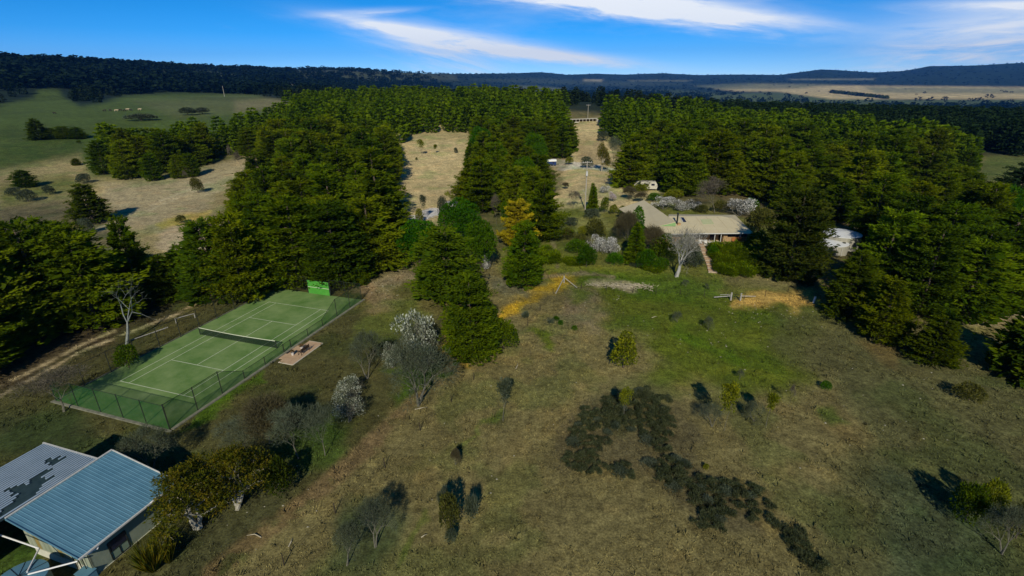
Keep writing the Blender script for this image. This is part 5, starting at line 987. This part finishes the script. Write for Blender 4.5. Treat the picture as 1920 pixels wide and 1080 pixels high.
# behind the house
T('fir:1', 1111, 398, 345, 27, 'narrow blue-green conifer beside the power pole'); T('limeball:3', 1067, 309, 294, 17, 'round yellow-green bush by the pale drive'); T('greyball:7', 1100, 316, 294, 23, 'round grey-green tree behind the pole top')
T('gum:3', 1128, 322, 262, 34, 'grey gum with white stems beside the track'); T('baregrey:4', 1150, 315, 258, 34, 'bare grey tree right of the grey gum by the track'); T('greyball:8', 1130, 265, 246, 24, 'grey-green crown at the upper edge of the track gums')
T('pinkblossom:1', 1150, 378, 358, 21, 'pale pink blossom bush behind the house'); T('blossom:2', 1134, 362, 348, 26, 'white blossom bush farther back by the field edge'); T('barebrown:4', 1178, 374, 350, 32, 'pinkish-brown leafless shrub behind the house roof'); T('limeball:4', 1200, 360, 346, 34, 'bright yellow shrub before the old caravan'); T('barebrown:6', 1203, 380, 360, 30, 'brown leafless shrub right of the yellow shrub')
T('bare:5', 1074, 390, 358, 26, 'leafless grey shrub left of the power pole'); T('barebrown:7', 1036, 350, 325, 15, 'brown bush at the pine edge below the trailer'); T('barebrown:8', 1060, 355, 343, 15, 'low brown twig bush in the pale yard'); T('darkball:6', 1133, 399, 370, 18, 'dark round bush right of the narrow conifer'); T('limeball:5', 1150, 401, 384, 17, 'small yellow-green bush by the garden path'); T('greyball:9', 1110, 408, 392, 34, 'low grey-green plants below the narrow conifer')
T('blossom:3', 1243, 392, 368, 44, 'white blossom tree behind the roof, left one'); T('blossom:4', 1280, 395, 372, 44, 'white blossom tree behind the roof, right one of the pair'); T('blossom:5', 1386, 405, 370, 66, 'large white blossom tree at the right end of the house roof'); T('bare:6', 1340, 399, 338, 68, 'tall leafless tree rising behind the house roof'); T('blossom:6', 1306, 394, 378, 22, 'small blossom bush right of the white pair'); T('oliveball:3', 1315, 398, 385, 30, 'olive shrub behind the roof')
T('oliveball:4', 1420, 440, 392, 50, 'olive shrub beside the roof end'); T('ball:4', 1425, 470, 436, 34, 'green shrub at the right end of the veranda')
# garden before the house
T('blossom:7', 1117, 475, 438, 44, 'white blossom bush left of the garden conifer'); T('blossom:8', 1146, 478, 440, 40, 'white blossom bush against the garden conifer'); T('oliveball:6', 1117, 446, 412, 40, 'olive rounded bush above the white blossom'); T('oliveball:7', 1090, 465, 440, 30, 'yellowish bush at the lawn edge')
T('fir:2', 1190, 492, 420, 50, 'pointed dark green conifer in front of the house'); T('column:3', 1193, 448, 388, 28, 'dark pointed shrub against the left roof slope'); T('barebrown:5', 1178, 455, 398, 50, 'brown leafless thicket at the left eave'); T('barebrown:2', 1222, 480, 425, 50, 'brown leafless bush between conifer and pale tree'); T('barebrown:9', 1162, 440, 402, 26, 'small brown leafless bush left of the eave'); T('darkball:7', 1240, 488, 440, 50, 'dark green shrub behind the pale leafless tree')
T('whitebare:2', 1268, 519, 426, 92, 'pale leafless tree with thick trunk on the lawn edge'); T('greyball:3', 1300, 500, 472, 44, 'silver-grey shrub right of the pale leafless tree'); T('limeball:7', 1284, 470, 440, 26, 'yellow-green bush behind the pale leafless tree'); T('oliveball:1', 1302, 478, 458, 26, 'olive shrub at the top of the steps'); T('ball:6', 1210, 500, 470, 46, 'green bush at the foot of the pointed conifer'); T('greyball:5', 1192, 500, 490, 26, 'low grey-green clump under the pointed conifer'); T('blossom:9', 1293, 462, 440, 22, 'greyish blossom shrub by the veranda')
T('ball:8', 1337, 480, 461, 24, 'clipped dark green shrub at the top of the steps')
for i, (px, py, w) in enumerate(((1365, 474, 70), (1405, 474, 66), (1352, 490, 60), (1385, 492, 74), (1422, 494, 56), (1365, 507, 62), (1402, 510, 66), (1428, 512, 40), (1330, 492, 26) if False else (1380, 516, 56))):
    g = gp(px, py); plant('juniper:%d' % (i % 2), g.x, g.y, 1.9, w / 2 * (g.y * cp + CZ * sp) / F, 'sprawling green juniper on the veranda bank, ' + ['top row beside the clipped shrub', 'top row middle', 'against the steps, second row', 'second row middle', 'second row right end', 'lowest row near the steps', 'lowest row towards the dark tree', 'bottom right corner of the bank', 'bottom edge, between steps and corner'][i], 'junipers covering the bank below the veranda')
T('bigdark:5', 1478, 520, 356, 124, 'huge dense dark green tree between house and tanks'); T('ball:5', 1462, 492, 462, 30, 'small bright shrub at the foot of the huge dark tree'); T('limeball:6', 1438, 515, 492, 22, 'yellow-green bush at the right of the juniper bank')
for px, py in ((1448, 519), (1472, 520)): T('greyball:%d' % (px % 3), px, py, py - 12, 14, 'low grey cushion plant beside the garden edge, %s' % ('left' if px < 1460 else 'right'), 'grey cushion plants')
for k, px, py, ty, w, lb in (('limeball:1', 1096, 442, 424, 26, 'yellow-green bush in the garden left of the olive rounded bush'), ('ball:10', 1152, 497, 474, 34, 'green bush between white blossom and pointed conifer'), ('ball:11', 1238, 506, 484, 34, 'green bush just left of the pale leafless tree'), ('greyball:10', 1070, 424, 408, 26, 'grey-green bush at the left of the garden path'), ('oliveball:11', 1065, 450, 428, 30, 'olive bush at the pine edge of the garden'), ('limeball:10', 1168, 402, 386, 22, 'yellow-green bush at the back corner of the house'), ('juniper:2', 1225, 503, 494, 56, 'low ground-hugging juniper at the lawn edge'), ('juniper:3', 1085, 492, 482, 56, 'low juniper between round shrub and lawn'),
  ('oliveball:12', 1350, 398, 376, 30, 'olive bush behind the right half of the roof'), ('ball:12', 1405, 398, 372, 34, 'green bush behind the large white blossom'), ('limeball:11', 1262, 372, 356, 40, 'yellow-green bush behind the white blossom pair'), ('ball:13', 1225, 378, 362, 28, 'green bush behind the house by the brown shrub'), ('oliveball:13', 1430, 420, 392, 44, 'olive bush against the huge dark tree'), ('ball:14', 1412, 462, 436, 28, 'dark green bush at the right corner of the house')): T(k, px, py, ty, w, lb)
# foreground
T('gum:1', 372, 990, 872, 195, 'orange-tinged gum tree with white limbs touching the shed roof', rz=.3); T('gum:2', 445, 955, 843, 160, 'taller orange-tinged gum behind the first, right side', rz=2.0); T('gum:5', 320, 950, 888, 90, 'gum crown closest to the shed eave'); T('tussock:1', 288, 1070, 1012, 74, 'large ochre grass tussock beside the shed wall'); T('tussock:2', 318, 1055, 1010, 40, 'smaller ochre tussock behind the large one')
T('darkball:8', 530, 925, 865, 56, 'dark bush right of the gum trees with gum shade painted in')  # dark leaf colour also stands in for the gum's cast shadow
T('mossy:1', 785, 760, 640, 150, 'large grey lichened tree in front of the central pine'); T('greyblossom:10', 790, 690, 582, 90, 'tall greyish-white blossom tree above the lichened tree'); T('greyblossom:11', 655, 790, 735, 66, 'white blossom bush on the grass, nearer one'); T('greyblossom:12', 660, 750, 710, 54, 'white blossom bush on the grass, farther one'); T('greyblossom:13', 735, 690, 640, 40, 'pale blossom bush left of the tall blossom tree')
T('mossy:2', 690, 710, 625, 78, 'dark twiggy olive tree on the grass right of the bench'); T('baregrey:1', 560, 860, 765, 100, 'leafless grey tree with white trunk above the dark bush'); T('baregrey:2', 610, 855, 768, 70, 'slim leafless white-stemmed tree nearest the blossom bushes'); T('barebrown:1', 505, 830, 745, 110, 'brown leafless tree between court and gums'); T('baregrey:3', 465, 850, 790, 90, 'leafless tree just above the gum crowns'); T('mossy:3', 285, 890, 810, 110, 'dark twiggy tree leaning over the shed roof corner')
T('darkball:4', 745, 520, 512, 2, 'x') if False else None
T('sapling:1', 943, 790, 709, 34, 'young grey-green tree with pale stem on the centre slope'); T('teardrop:1', 1169, 690, 624, 48, 'yellow-green wattle bush on the open slope')
T('sapling:2', 1168, 788, 725, 26, 'thin yellow sapling rising from the dark broom'); T('sapling:4', 1358, 808, 718, 44, 'yellow-tipped sapling right of the broom'); T('sapling:5', 1436, 800, 740, 34, 'dull sapling right of the yellow-tipped one'); T('bare:8', 1478, 762, 722, 14, 'bare leaning stick sapling'); T('mossy:5', 1335, 800, 755, 50, 'grey twiggy bush beside the yellow-tipped sapling'); T('mossy:6', 1415, 790, 752, 44, 'grey twiggy bush beside the dull sapling')
T('oliveball:8', 845, 995, 930, 44, 'dark olive bush low in the centre'); T('greybroom:1', 832, 945, 910, 22, 'small blue-grey plant above the olive bush'); T('greybroom:2', 886, 978, 926, 32, 'blue-grey plant right of the olive bush'); T('greybroom:3', 848, 1018, 993, 24, 'small blue-grey plant below the olive bush'); T('barebrown:10', 854, 872, 843, 20, 'small dark brown twig bush on the centre slope')
T('mossy:7', 705, 1025, 940, 80, 'dark twiggy grey shrub low left of centre'); T('mossy:8', 650, 1060, 985, 70, 'dark twiggy shrub at the bottom left of centre')
T('agave:1', 1032, 607, 590, 16, 'blue-grey agave on the slope below the log corner')
for px, py, lb in ((1043, 601, 'left-most small green bush beside the agave'), (1051, 609, 'middle small green bush beside the agave'), (1077, 619, 'small green bush farthest right of the agave')): T('ball:3', px, py, py - 8, 13, lb, 'small green bushes near the agave')
T('greybroom:5', 983, 597, 582, 16, 'grey bush beside the yellow litter')
for px, py, h, w, lb in ((1270, 605, 20, 24, 'blue-grey bush on the green slope below the gate'), (1328, 618, 24, 26, 'dark grey bush below the gate, right one'), (1386, 712, 18, 20, 'small blue-grey bush above the yellow-tipped sapling'), (1325, 542, 10, 12, 'small reddish-grey plant on the green lawn'), (1286, 537, 12, 16, 'grey plant patch on the green lawn')): T('mossy:%d' % (9 + px % 2), px, py, py - h, w, lb)
T('limeball:8', 1852, 962, 905, 44, 'lime-tipped bush near the lower right edge'); T('darkball:9', 1810, 975, 915, 70, 'dark bush left of the lime-tipped bush'); T('oliveball:9', 1905, 1010, 950, 50, 'dark olive bush cut by the right edge'); T('mossy:11', 1880, 1040, 960, 90, 'dark twiggy bush at the lower right corner')
T('limeball:9', 1323, 880, 870, 12, 'tiny yellow tuft right of the broom'); T('ball:9', 1548, 730, 716, 20, 'small green mound above the green hollow'); T('oliveball:10', 1815, 750, 722, 50, 'low olive tangle on the right slope')
def polyin(u, v, P): return polydist(np.array([u], float), np.array([v], float), P)[0] < 0
rg = random.Random(31)
BR = [([(1060, 830), (1100, 775), (1150, 745), (1200, 735), (1250, 745), (1262, 800), (1255, 850), (1200, 830), (1170, 800), (1130, 835), (1090, 840)], 60, 'dark broom in the thick upper patch on the slope'),
      ([(1215, 870), (1285, 865), (1300, 900), (1400, 910), (1450, 940), (1450, 985), (1370, 970), (1350, 1000), (1310, 990), (1290, 930), (1240, 910)], 52, 'dark broom in the trailing patch right of centre'),
      ([(1455, 985), (1490, 1000), (1550, 1060), (1540, 1080), (1480, 1040)], 16, 'dark broom in the lowest patch by the bottom edge'), ([(1060, 850), (1140, 850), (1150, 880), (1110, 895), (1060, 875)], 10, 'dark broom in the small patch left of the trail'), ([(1150, 880), (1185, 875), (1190, 900), (1155, 905)], 3, 'lone dark broom between the two patches')]
for P, n, lb in BR:
    xs_ = [p[0] for p in P]; ys_ = [p[1] for p in P]; got = []
    for k in range(4000):
        if len(got) >= n: break
        u, v = rg.uniform(min(xs_), max(xs_)), rg.uniform(min(ys_), max(ys_))
        if not polyin(u, v, P): continue
        g = gp(u, v)
        if any((g - q).length < .85 for q in got): continue
        got.append(g); plant('greybroom:%d' % (k % 2 + 7) if rg.random() < .16 else 'broom:%d' % (k % 3), g.x, g.y, rg.uniform(.45, .95), rg.uniform(.55, 1.0), lb + (', left' if u < sum(xs_) / len(xs_) else ', right') + (' upper side' if v < sum(ys_) / len(ys_) else ' lower side'), 'broom bushes: ' + lb.split(' in the ')[-1] if ' in the ' in lb else 'broom bushes')
# right-hand singles
T('pined:5', 1650, 627, 520, 100, 'dark pine at the front left of the right-hand wood'); T('pined:3', 1590, 588, 470, 95, 'dark pine at the left edge of the right-hand wood'); T('pined:1', 1745, 678, 597, 80, 'small dense young pine alone on the right slope'); T('youngpine:1', 1925, 705, 570, 150, 'large young pine cut by the right edge'); T('dead:2', 1695, 560, 493, 90, 'grey dead tree among the dark right-hand pines')
T('round:6', 1868, 440, 350, 62, 'rounded olive-green tree at the right edge of the wood'); T('dark:0', 1905, 395, 308, 80, 'dark pine cut by the right edge beyond the rounded tree'); T('darkball:10', 1768, 610, 582, 40, 'small dark bush at the foot of the right pines')
for k, bx, by, ty, w, lb in (('pined:2', 1720, 590, 425, 110, 'dark pine behind the grey dead tree'), ('pine:0', 1800, 592, 455, 130, 'broad pine at the right front of the wood'), ('pine:4', 1860, 585, 470, 110, 'broad layered pine nearest the right edge'), ('pined:4', 1640, 560, 400, 110, 'tall pine right of the water tanks'), ('pine:2', 1760, 520, 385, 110, 'tall pine in the middle of the right-hand wood'), ('pined:0', 1690, 500, 365, 100, 'tall pine behind the water tanks')): T(k, bx, by, ty, w, lb, 'big pines of the right-hand wood')
# ------------------------------------------------------------------ pine blocks
CLEAR = [[(0, 335), (150, 312), (190, 342), (250, 352), (395, 326), (392, 395), (384, 420), (345, 448), (300, 470), (235, 430), (180, 425), (0, 420)],
         [(778, 248), (880, 252), (870, 300), (855, 325), (825, 385), (765, 408), (742, 330), (757, 285)],
         [(1070, 232), (1112, 230), (1120, 262), (1120, 300), (1150, 315), (1145, 345), (1060, 370), (1030, 330), (1030, 298), (1085, 290), (1085, 262)],
         [(150, 720), (510, 545), (690, 540), (690, 575), (325, 800)], [(1160, 372), (1425, 372), (1425, 470), (1160, 470)], [(1545, 425), (1612, 425), (1612, 475), (1545, 480)],
         [(0, 190), (60, 180), (78, 163), (106, 168), (120, 182), (150, 200), (185, 192), (230, 178), (300, 173), (440, 177), (500, 180), (420, 215), (255, 238), (190, 228), (160, 275), (0, 300)], [(1835, 285), (1885, 285), (1885, 330), (1840, 330)], [(540, 160), (566, 160), (562, 176), (545, 176)], [(1898, 400), (1930, 395), (1930, 560), (1905, 560)], [(1880, 590), (1905, 520), (1930, 560), (1870, 620), (1790, 610), (1800, 598)], [(690, 505), (760, 470), (760, 560), (690, 560)]]
CLEAR += [[(300, 330), (400, 300), (500, 288), (502, 297), (430, 325), (392, 345), (300, 350)], [(1638, 252), (1662, 252), (1660, 268), (1640, 268)], [(1320, 374), (1445, 378), (1440, 392), (1320, 388)], [(1690, 352), (1730, 350), (1735, 364), (1700, 368)]]
CAND = []
def block(P, sp_, hr, kinds, label, group, seed, half=(.31, .44), clear=True):
    rg = random.Random(seed); G = [gp(*p) for p in P]; x0, x1 = min(g.x for g in G), max(g.x for g in G); y0, y1 = min(g.y for g in G), max(g.y for g in G)
    W2 = [(g.x, g.y) for g in G]; ax0 = min(g.x / g.y for g in G); ax1 = max(g.x / g.y for g in G)
    ny = int((y1 - y0) / (sp_ * .87)) + 1; nx = int((x1 - x0) / sp_) + 2; XY = []
    for j in range(ny):
        for i in range(nx): XY.append((x0 + (i + (j % 2) * .5) * sp_ + rg.uniform(-.33, .33) * sp_, y0 + j * sp_ * .87 + rg.uniform(-.33, .33) * sp_))
    XY = np.array(XY); ins = polydist(XY[:, 0], XY[:, 1], W2) < 0; XY = XY[ins]; Z = height(XY[:, 0], XY[:, 1])
    H = np.array([rg.uniform(*hr) for _ in XY]); Hf = np.array([rg.uniform(*half) for _ in XY]) * H; ok = np.ones(len(XY), bool)
    if clear:
        for fx, fz in ((0, .97), (-.85, .35), (.85, .35), (0, .6), (0, .3), (-.5, .7), (.5, .7), (0, .02)):
            u, v = project(XY[:, 0] + fx * Hf, XY[:, 1], Z + fz * H)
            for c in CLEAR: ok &= ~(polydist(u, v, c) < -1.5)
    for (x, y), z, h_, f_, o_ in zip(XY, Z, H, Hf, ok):
        if not o_ or rg.random() < .12 or any(math.hypot(x - a, y - b) < (sp_ * .42 + c * .25) for a, b, c in TREES): continue
        fy = (y - y0) / (y1 - y0); fx = (x / max(y, 1) - ax0) / (ax1 - ax0); zn = ('front', 'middle', 'rear')[min(2, int(fy * 3))] + (' left' if fx < .34 else ' right' if fx > .66 else '')
        kd = rg.choice(kinds); hn = (h_ - hr[0]) / (hr[1] - hr[0]); ad = ('low ', 'mid-height ', 'tall ')[min(2, int(hn * 3))] + {'piney': 'yellowish ', 'pine': 'mid-green ', 'pined': 'dark green ', 'dark': 'very dark ', 'round': 'rounded bright green '}[kd.split(':')[0]]
        CAND.append((math.hypot(x, y), float(x), float(y), h_, f_, kd, ad + label + ', ' + zn, group)); TREES.append((x, y, 0))
block([(355, 548), (420, 560), (520, 522), (640, 520), (700, 505), (745, 455), (745, 400), (738, 350), (742, 310), (660, 292), (560, 285), (500, 305), (470, 330), (400, 400), (420, 440), (400, 480)], 8.6, (10.5, 16.5), ['pined:0', 'pined:1', 'pine:2', 'pined:3', 'pined:4', 'pine:5', 'pine:4', 'piney:1'], 'pine of the block between court and middle field', 'pines of the block behind the court', 11)
block([(165, 322), (215, 340), (300, 336), (480, 320), (540, 300), (470, 262), (330, 275), (190, 296)], 8.8, (10.5, 14), ['pine:0', 'pine:1', 'piney:2', 'pine:3', 'pined:4'], 'pine in the belt beyond the left paddock', 'pines of the left belt', 12)
block([(430, 262), (540, 296), (620, 290), (745, 300), (772, 268), (900, 252), (1062, 262), (1060, 222), (1060, 205), (900, 196), (700, 196), (560, 212)], 9.6, (8, 16), ['piney:0', 'pine:1', 'piney:2', 'pine:3', 'pine:4', 'piney:5'], 'pine in the belt behind the middle field', 'pines of the back belt', 13)
block([(838, 402), (858, 428), (940, 432), (1000, 462), (1055, 450), (1052, 400), (1030, 350), (1022, 305), (1078, 300), (1078, 262), (1000, 245), (905, 262), (885, 300), (872, 350)], 8.8, (10, 14.5), ['piney:0', 'pine:1', 'pine:2', 'piney:3', 'pine:5', 'round:7', 'piney:4'], 'pine in the strip between middle field and track', 'pines of the central strip', 14)
block([(1165, 352), (1250, 375), (1330, 368), (1440, 395), (1560, 430), (1640, 450), (1700, 480), (1860, 475), (1840, 400), (1830, 345), (1800, 310), (1640, 272), (1500, 250), (1330, 232), (1130, 226), (1135, 255), (1205, 290)], 9.0, (8, 17), ['piney:0', 'pine:1', 'piney:2', 'pine:3', 'pine:4', 'pined:5', 'pine:0', 'pined:2', 'piney:5'], 'pine in the wood right of the house', 'pines of the large right-hand wood', 15)
block([(1560, 558), (1625, 590), (1700, 598), (1790, 590), (1870, 590), (1895, 545), (1880, 480), (1830, 470), (1700, 480), (1640, 445), (1612, 500)], 8.0, (10.5, 14), ['pined:0', 'pined:2', 'pine:3', 'pined:4'], 'pine at the front of the right wood', 'pines at the front of the right wood', 16)
block([(-60, 680), (0, 662), (190, 600), (290, 560), (325, 545), (300, 530), (150, 500), (60, 520), (-80, 560)], 8.0, (10, 14), ['pined:0', 'pined:2', 'pined:4'], 'pine in the group left of the court', 'pines left of the court', 17)
block([(1640, 286), (1780, 305), (1960, 290), (1990, 215), (1640, 205), (1400, 200), (1330, 226), (1500, 248)], 9., (10, 15), ['dark:0', 'dark:1', 'dark:2', 'dark:4'], 'pine in the far right belt', 'pines of the far right belt', 18)
CAND.sort(key=lambda c: c[0]); NEAR = CAND[:300 - 36]; FARC = CAND[300 - 36:]
for r_, x, y, h_, f_, k, lb, gr in NEAR: plant(k, x, y, h_, f_, lb, gr)
# the rest of the pines, and the distant woods, as masses
def low_crown(seed, nq, H=1., R=.34, size=.105, power=.45):
    rng = np.random.RandomState(seed); t = rng.rand(nq) ** 1.15; R_ = R * (1 - t) ** power * (.6 + .4 * S(0, .2, t)) * rng.uniform(.72, 1.06, nq); lay = np.round(t * 8) / 8; t = lay * .75 + t * .25
    a = rng.rand(nq) * 6.283; P = np.stack([R_ * np.cos(a) * .85, R_ * np.sin(a) * .85, H * (.04 + .93 * t)], 1); D = np.stack([np.cos(a) + rng.normal(size=nq) * .6, np.sin(a) + rng.normal(size=nq) * .6, rng.uniform(0, .7, nq)], 1)
    return kites(P, D, size * rng.uniform(.7, 1.3, nq), size * .36, rng, .3).reshape(nq, 4, 3), rng.rand(nq)
def mass(name, items, mat_, protos, chunk=None, **kw):
    Vs, Ts = [], []; rng = np.random.RandomState(5)
    for x, y, z, h_, f_ in items:
        V, t = protos[rng.randint(len(protos))]; a = rng.rand() * 6.28; ca, sa = math.cos(a), math.sin(a); s = f_ / .34
        X = V[..., 0] * s; Y = V[..., 1] * s; Vs.append(np.stack([X * ca - Y * sa + x, X * sa + Y * ca + y, V[..., 2] * h_ + z], -1).reshape(-1, 3)); Ts.append(np.clip(t * .45 + rng.uniform(.05, .5), 0, 1))
    if Vs: obj(name, foliage(name, Vs, Ts), mat_, None, kind='stuff', **kw)
PM = [low_crown(s, 620) for s in range(5)]
for nm, ks, m_ in (('pine_mass', ('pine', 'piney', 'pined'), M_PINE), ('dark_pine_mass', ('dark',), M_DARK)):
    it = [(x, y, h1(x, y) - .2, h_, f_) for r_, x, y, h_, f_, k, lb, gr in FARC if (k.split(':')[0] if k[:5] != 'round' else 'pine') in ks]
    mass(nm, it, m_, PM, label='distant pines of the far belts read as one wood' if nm == 'pine_mass' else 'very dark distant pine belt on the right', category='pine wood')
PF = [low_crown(50 + s, 40, 1, .42, .36, .42) for s in range(6)]
def far_wood():
    rng = np.random.RandomState(21); n = 60000; a = rng.uniform(-1.10, 1.10, n); r = np.exp(rng.uniform(math.log(330), math.log(8500), n)); x = np.sin(a) * r; y = np.cos(a) * r
    z = height(x, y); C = paint(x, y, z); lum = C.sum(1); u, v = project(x, y, z); dens = np.clip(1.1 - lum * 5.2, .012, 1)
    keep = (rng.rand(n) < dens) & (u > -250) & (u < 2170) & (v < 300)
    for c in CLEAR[6:9]: keep &= ~(polydist(u, v, c) < 0)
    inb = (r < 520) & (lum > .12); keep &= ~inb
    keep &= (r > 430) | ((r > 335) & (x / y < -.45) & (lum < .12)); keep &= (r < 3500) | (rng.rand(n) < .4)
    near_ = r < 950; keep &= np.where(near_, rng.rand(n) < .5, True)
    idx = np.where(keep)[0]; rng.shuffle(idx); ni = [i for i in idx if r[i] < 950][:900]; idx = [i for i in idx if r[i] >= 950][:15000]
    it = []
    for i in idx:
        s = 1 + min(max(0, r[i] - 800) / 3500, .8); h_ = rng.uniform(7, 13) * (.8 + .35 * s) * (.6 if r[i] > 3500 else 1); it.append((x[i], y[i], z[i] - .5, h_, h_ * rng.uniform(.36, .55) * (1 + .25 * s)))
    mass('far_wood', it, M_FARW, PF, label='distant dark woodland over the valley and hills', category='woodland')
    it = [(x[i], y[i], z[i] - .4, rng.uniform(8, 14), rng.uniform(3.5, 6)) for i in ni]
    mass('mid_wood', it, M_FARW, [low_crown(80 + q, 300, 1, .34, .13) for q in range(4)], label='dark trees in the middle distance beyond the pine belts', category='woodland')
M_FARW = leafmat('far_wood_leaves', (.005, .013, .008), (.010, .021, .010), (.024, .038, .014), trans=.05)  # dark tone includes the cloud shade lying on the left hills
far_wood()
for px, py, h_, w_ in ((352, 216, 14, 30), (380, 214, 12, 26), (265, 226, 12, 50)): T('greyround:%d' % (px % 3), px, py, py - h_, w_, 'dull grey-green tree on the far green paddock', 'dull trees on the far paddock')
# shelter belt across the straw fields
for i in range(15):
    px = 1560 + i * 7.2; py = 174.5 + i * .75; T('dark:%d' % (i % 4), px, py, py - 6.5, 11, 'dark pine in the straight shelter belt crossing the straw field', 'pines of the shelter belt')
# ------------------------------------------------------------------ grass tufts on the near ground
def tufts():
    rng = np.random.RandomState(3); n = 95000; y = 16 + 84 * rng.rand(n) ** 1.25; x = rng.uniform(-1.15, 1.15, n) * (y * cp + 14); z = height(x, y)
    dx, dy = x - CO.x, y - CO.y; lx = dx * math.cos(CA) + dy * math.sin(CA); ly = -dx * math.sin(CA) + dy * math.cos(CA)
    ok = ~((lx > X0 - .5) & (lx < X1 + .7) & (ly > Y0 - .5) & (ly < Y1 + .3)) & ~((lx > 13.5) & (lx < 16.9) & (ly > 9) & (ly < 15))
    dx, dy = x - SO.x, y - SO.y; sx_ = dx * math.cos(SA) + dy * math.sin(SA); sy_ = -dx * math.sin(SA) + dy * math.cos(SA); ok &= ~((sx_ > -13.3) & (sx_ < -.3) & (sy_ > -1) & (sy_ < 7.4))
    ok &= fbm(x / 5, y / 5, 3) > .36
    x, y, z = x[ok], y[ok], z[ok]; n = len(x); C = paint(x, y, z); s = rng.uniform(.06, .17, n) * (1 + y / 90); big = rng.rand(n) < .05; s = s * np.where(big, 2.0, 1); C = C * np.where(big, .62, 1)[:, None]
    V = []; Cc = []
    for k in range(4):
        a = rng.rand(n) * 6.283; D = np.stack([np.cos(a) * .9, np.sin(a) * .9, rng.uniform(.5, 1.2, n)], 1); P = np.stack([x, y, z - .02], 1) + rng.normal(size=(n, 3)) * np.array([.07, .07, 0])
        V.append(kites(P, D, s * 1.15, s * .13, rng)); f = rng.uniform(.75, 1.7, n)[:, None]; Cc.append(np.repeat(np.concatenate([np.clip(C * f, .005, .8), np.ones((n, 1))], 1), 4, axis=0))
    V = np.concatenate(V); Cc = np.concatenate(Cc); Q = np.arange(len(V)).reshape(-1, 4)
    obj('grass_tufts', mesh_np('grass_tufts', V, Q, {'Col': ('FLOAT_COLOR', Cc)}), colmat('grass_blades', bump=0, amt=.25), None, kind='stuff', label='dry and green grass tufts covering the near slope', category='grass')
tufts()
M_STONE = mat('dull_stone', (.20, .185, .13), (.34, .31, .23), 3)
def stones():
    rg = np.random.RandomState(12); mb = MB()
    for n, (cx, cy, rx, ry) in ((46, (1330, 640, 160, 50)), (26, (1640, 760, 170, 90)), (14, (1120, 560, 60, 20)), (50, (1430, 585, 90, 14)), (24, (1000, 850, 260, 150)), (50, (720, 540, 40, 16)), (20, (560, 930, 120, 90))):
        for i in range(n):
            g = gp(cx + rg.normal() * rx * .6, cy + rg.normal() * ry * .6); r_ = rg.uniform(.03, .09) * (1 + g.y / 160); a = rg.rand() * 6.28
            vs = [g + Vector((math.cos(a + q * 1.256) * r_ * rg.uniform(.7, 1.4), math.sin(a + q * 1.256) * r_ * rg.uniform(.7, 1.4), 0)) for q in range(5)] + [g + Vector((0, 0, r_ * .7))]
            mb.add(vs, [(q, (q + 1) % 5, 5) for q in range(5)])
    mb.build('stones', M_STONE, None, kind='stuff', label='small pale stones and chips strewn over the slopes', category='stones')
stones()
# ------------------------------------------------------------------ air
hz = MB().box((0, 0, 215), (24000, 24000, 650)).build('haze', None, None, kind='stuff', label='thin blue air over the whole valley', category='haze')
m, nt, o = newmat('haze_air'); pv = nt.nodes.new('ShaderNodeVolumePrincipled'); pv.inputs['Color'].default_value = (.07, .34, 1, 1); pv.inputs['Density'].default_value = HAZE; nt.links.new(pv.outputs[0], o.inputs['Volume']); hz.data.materials.append(m)
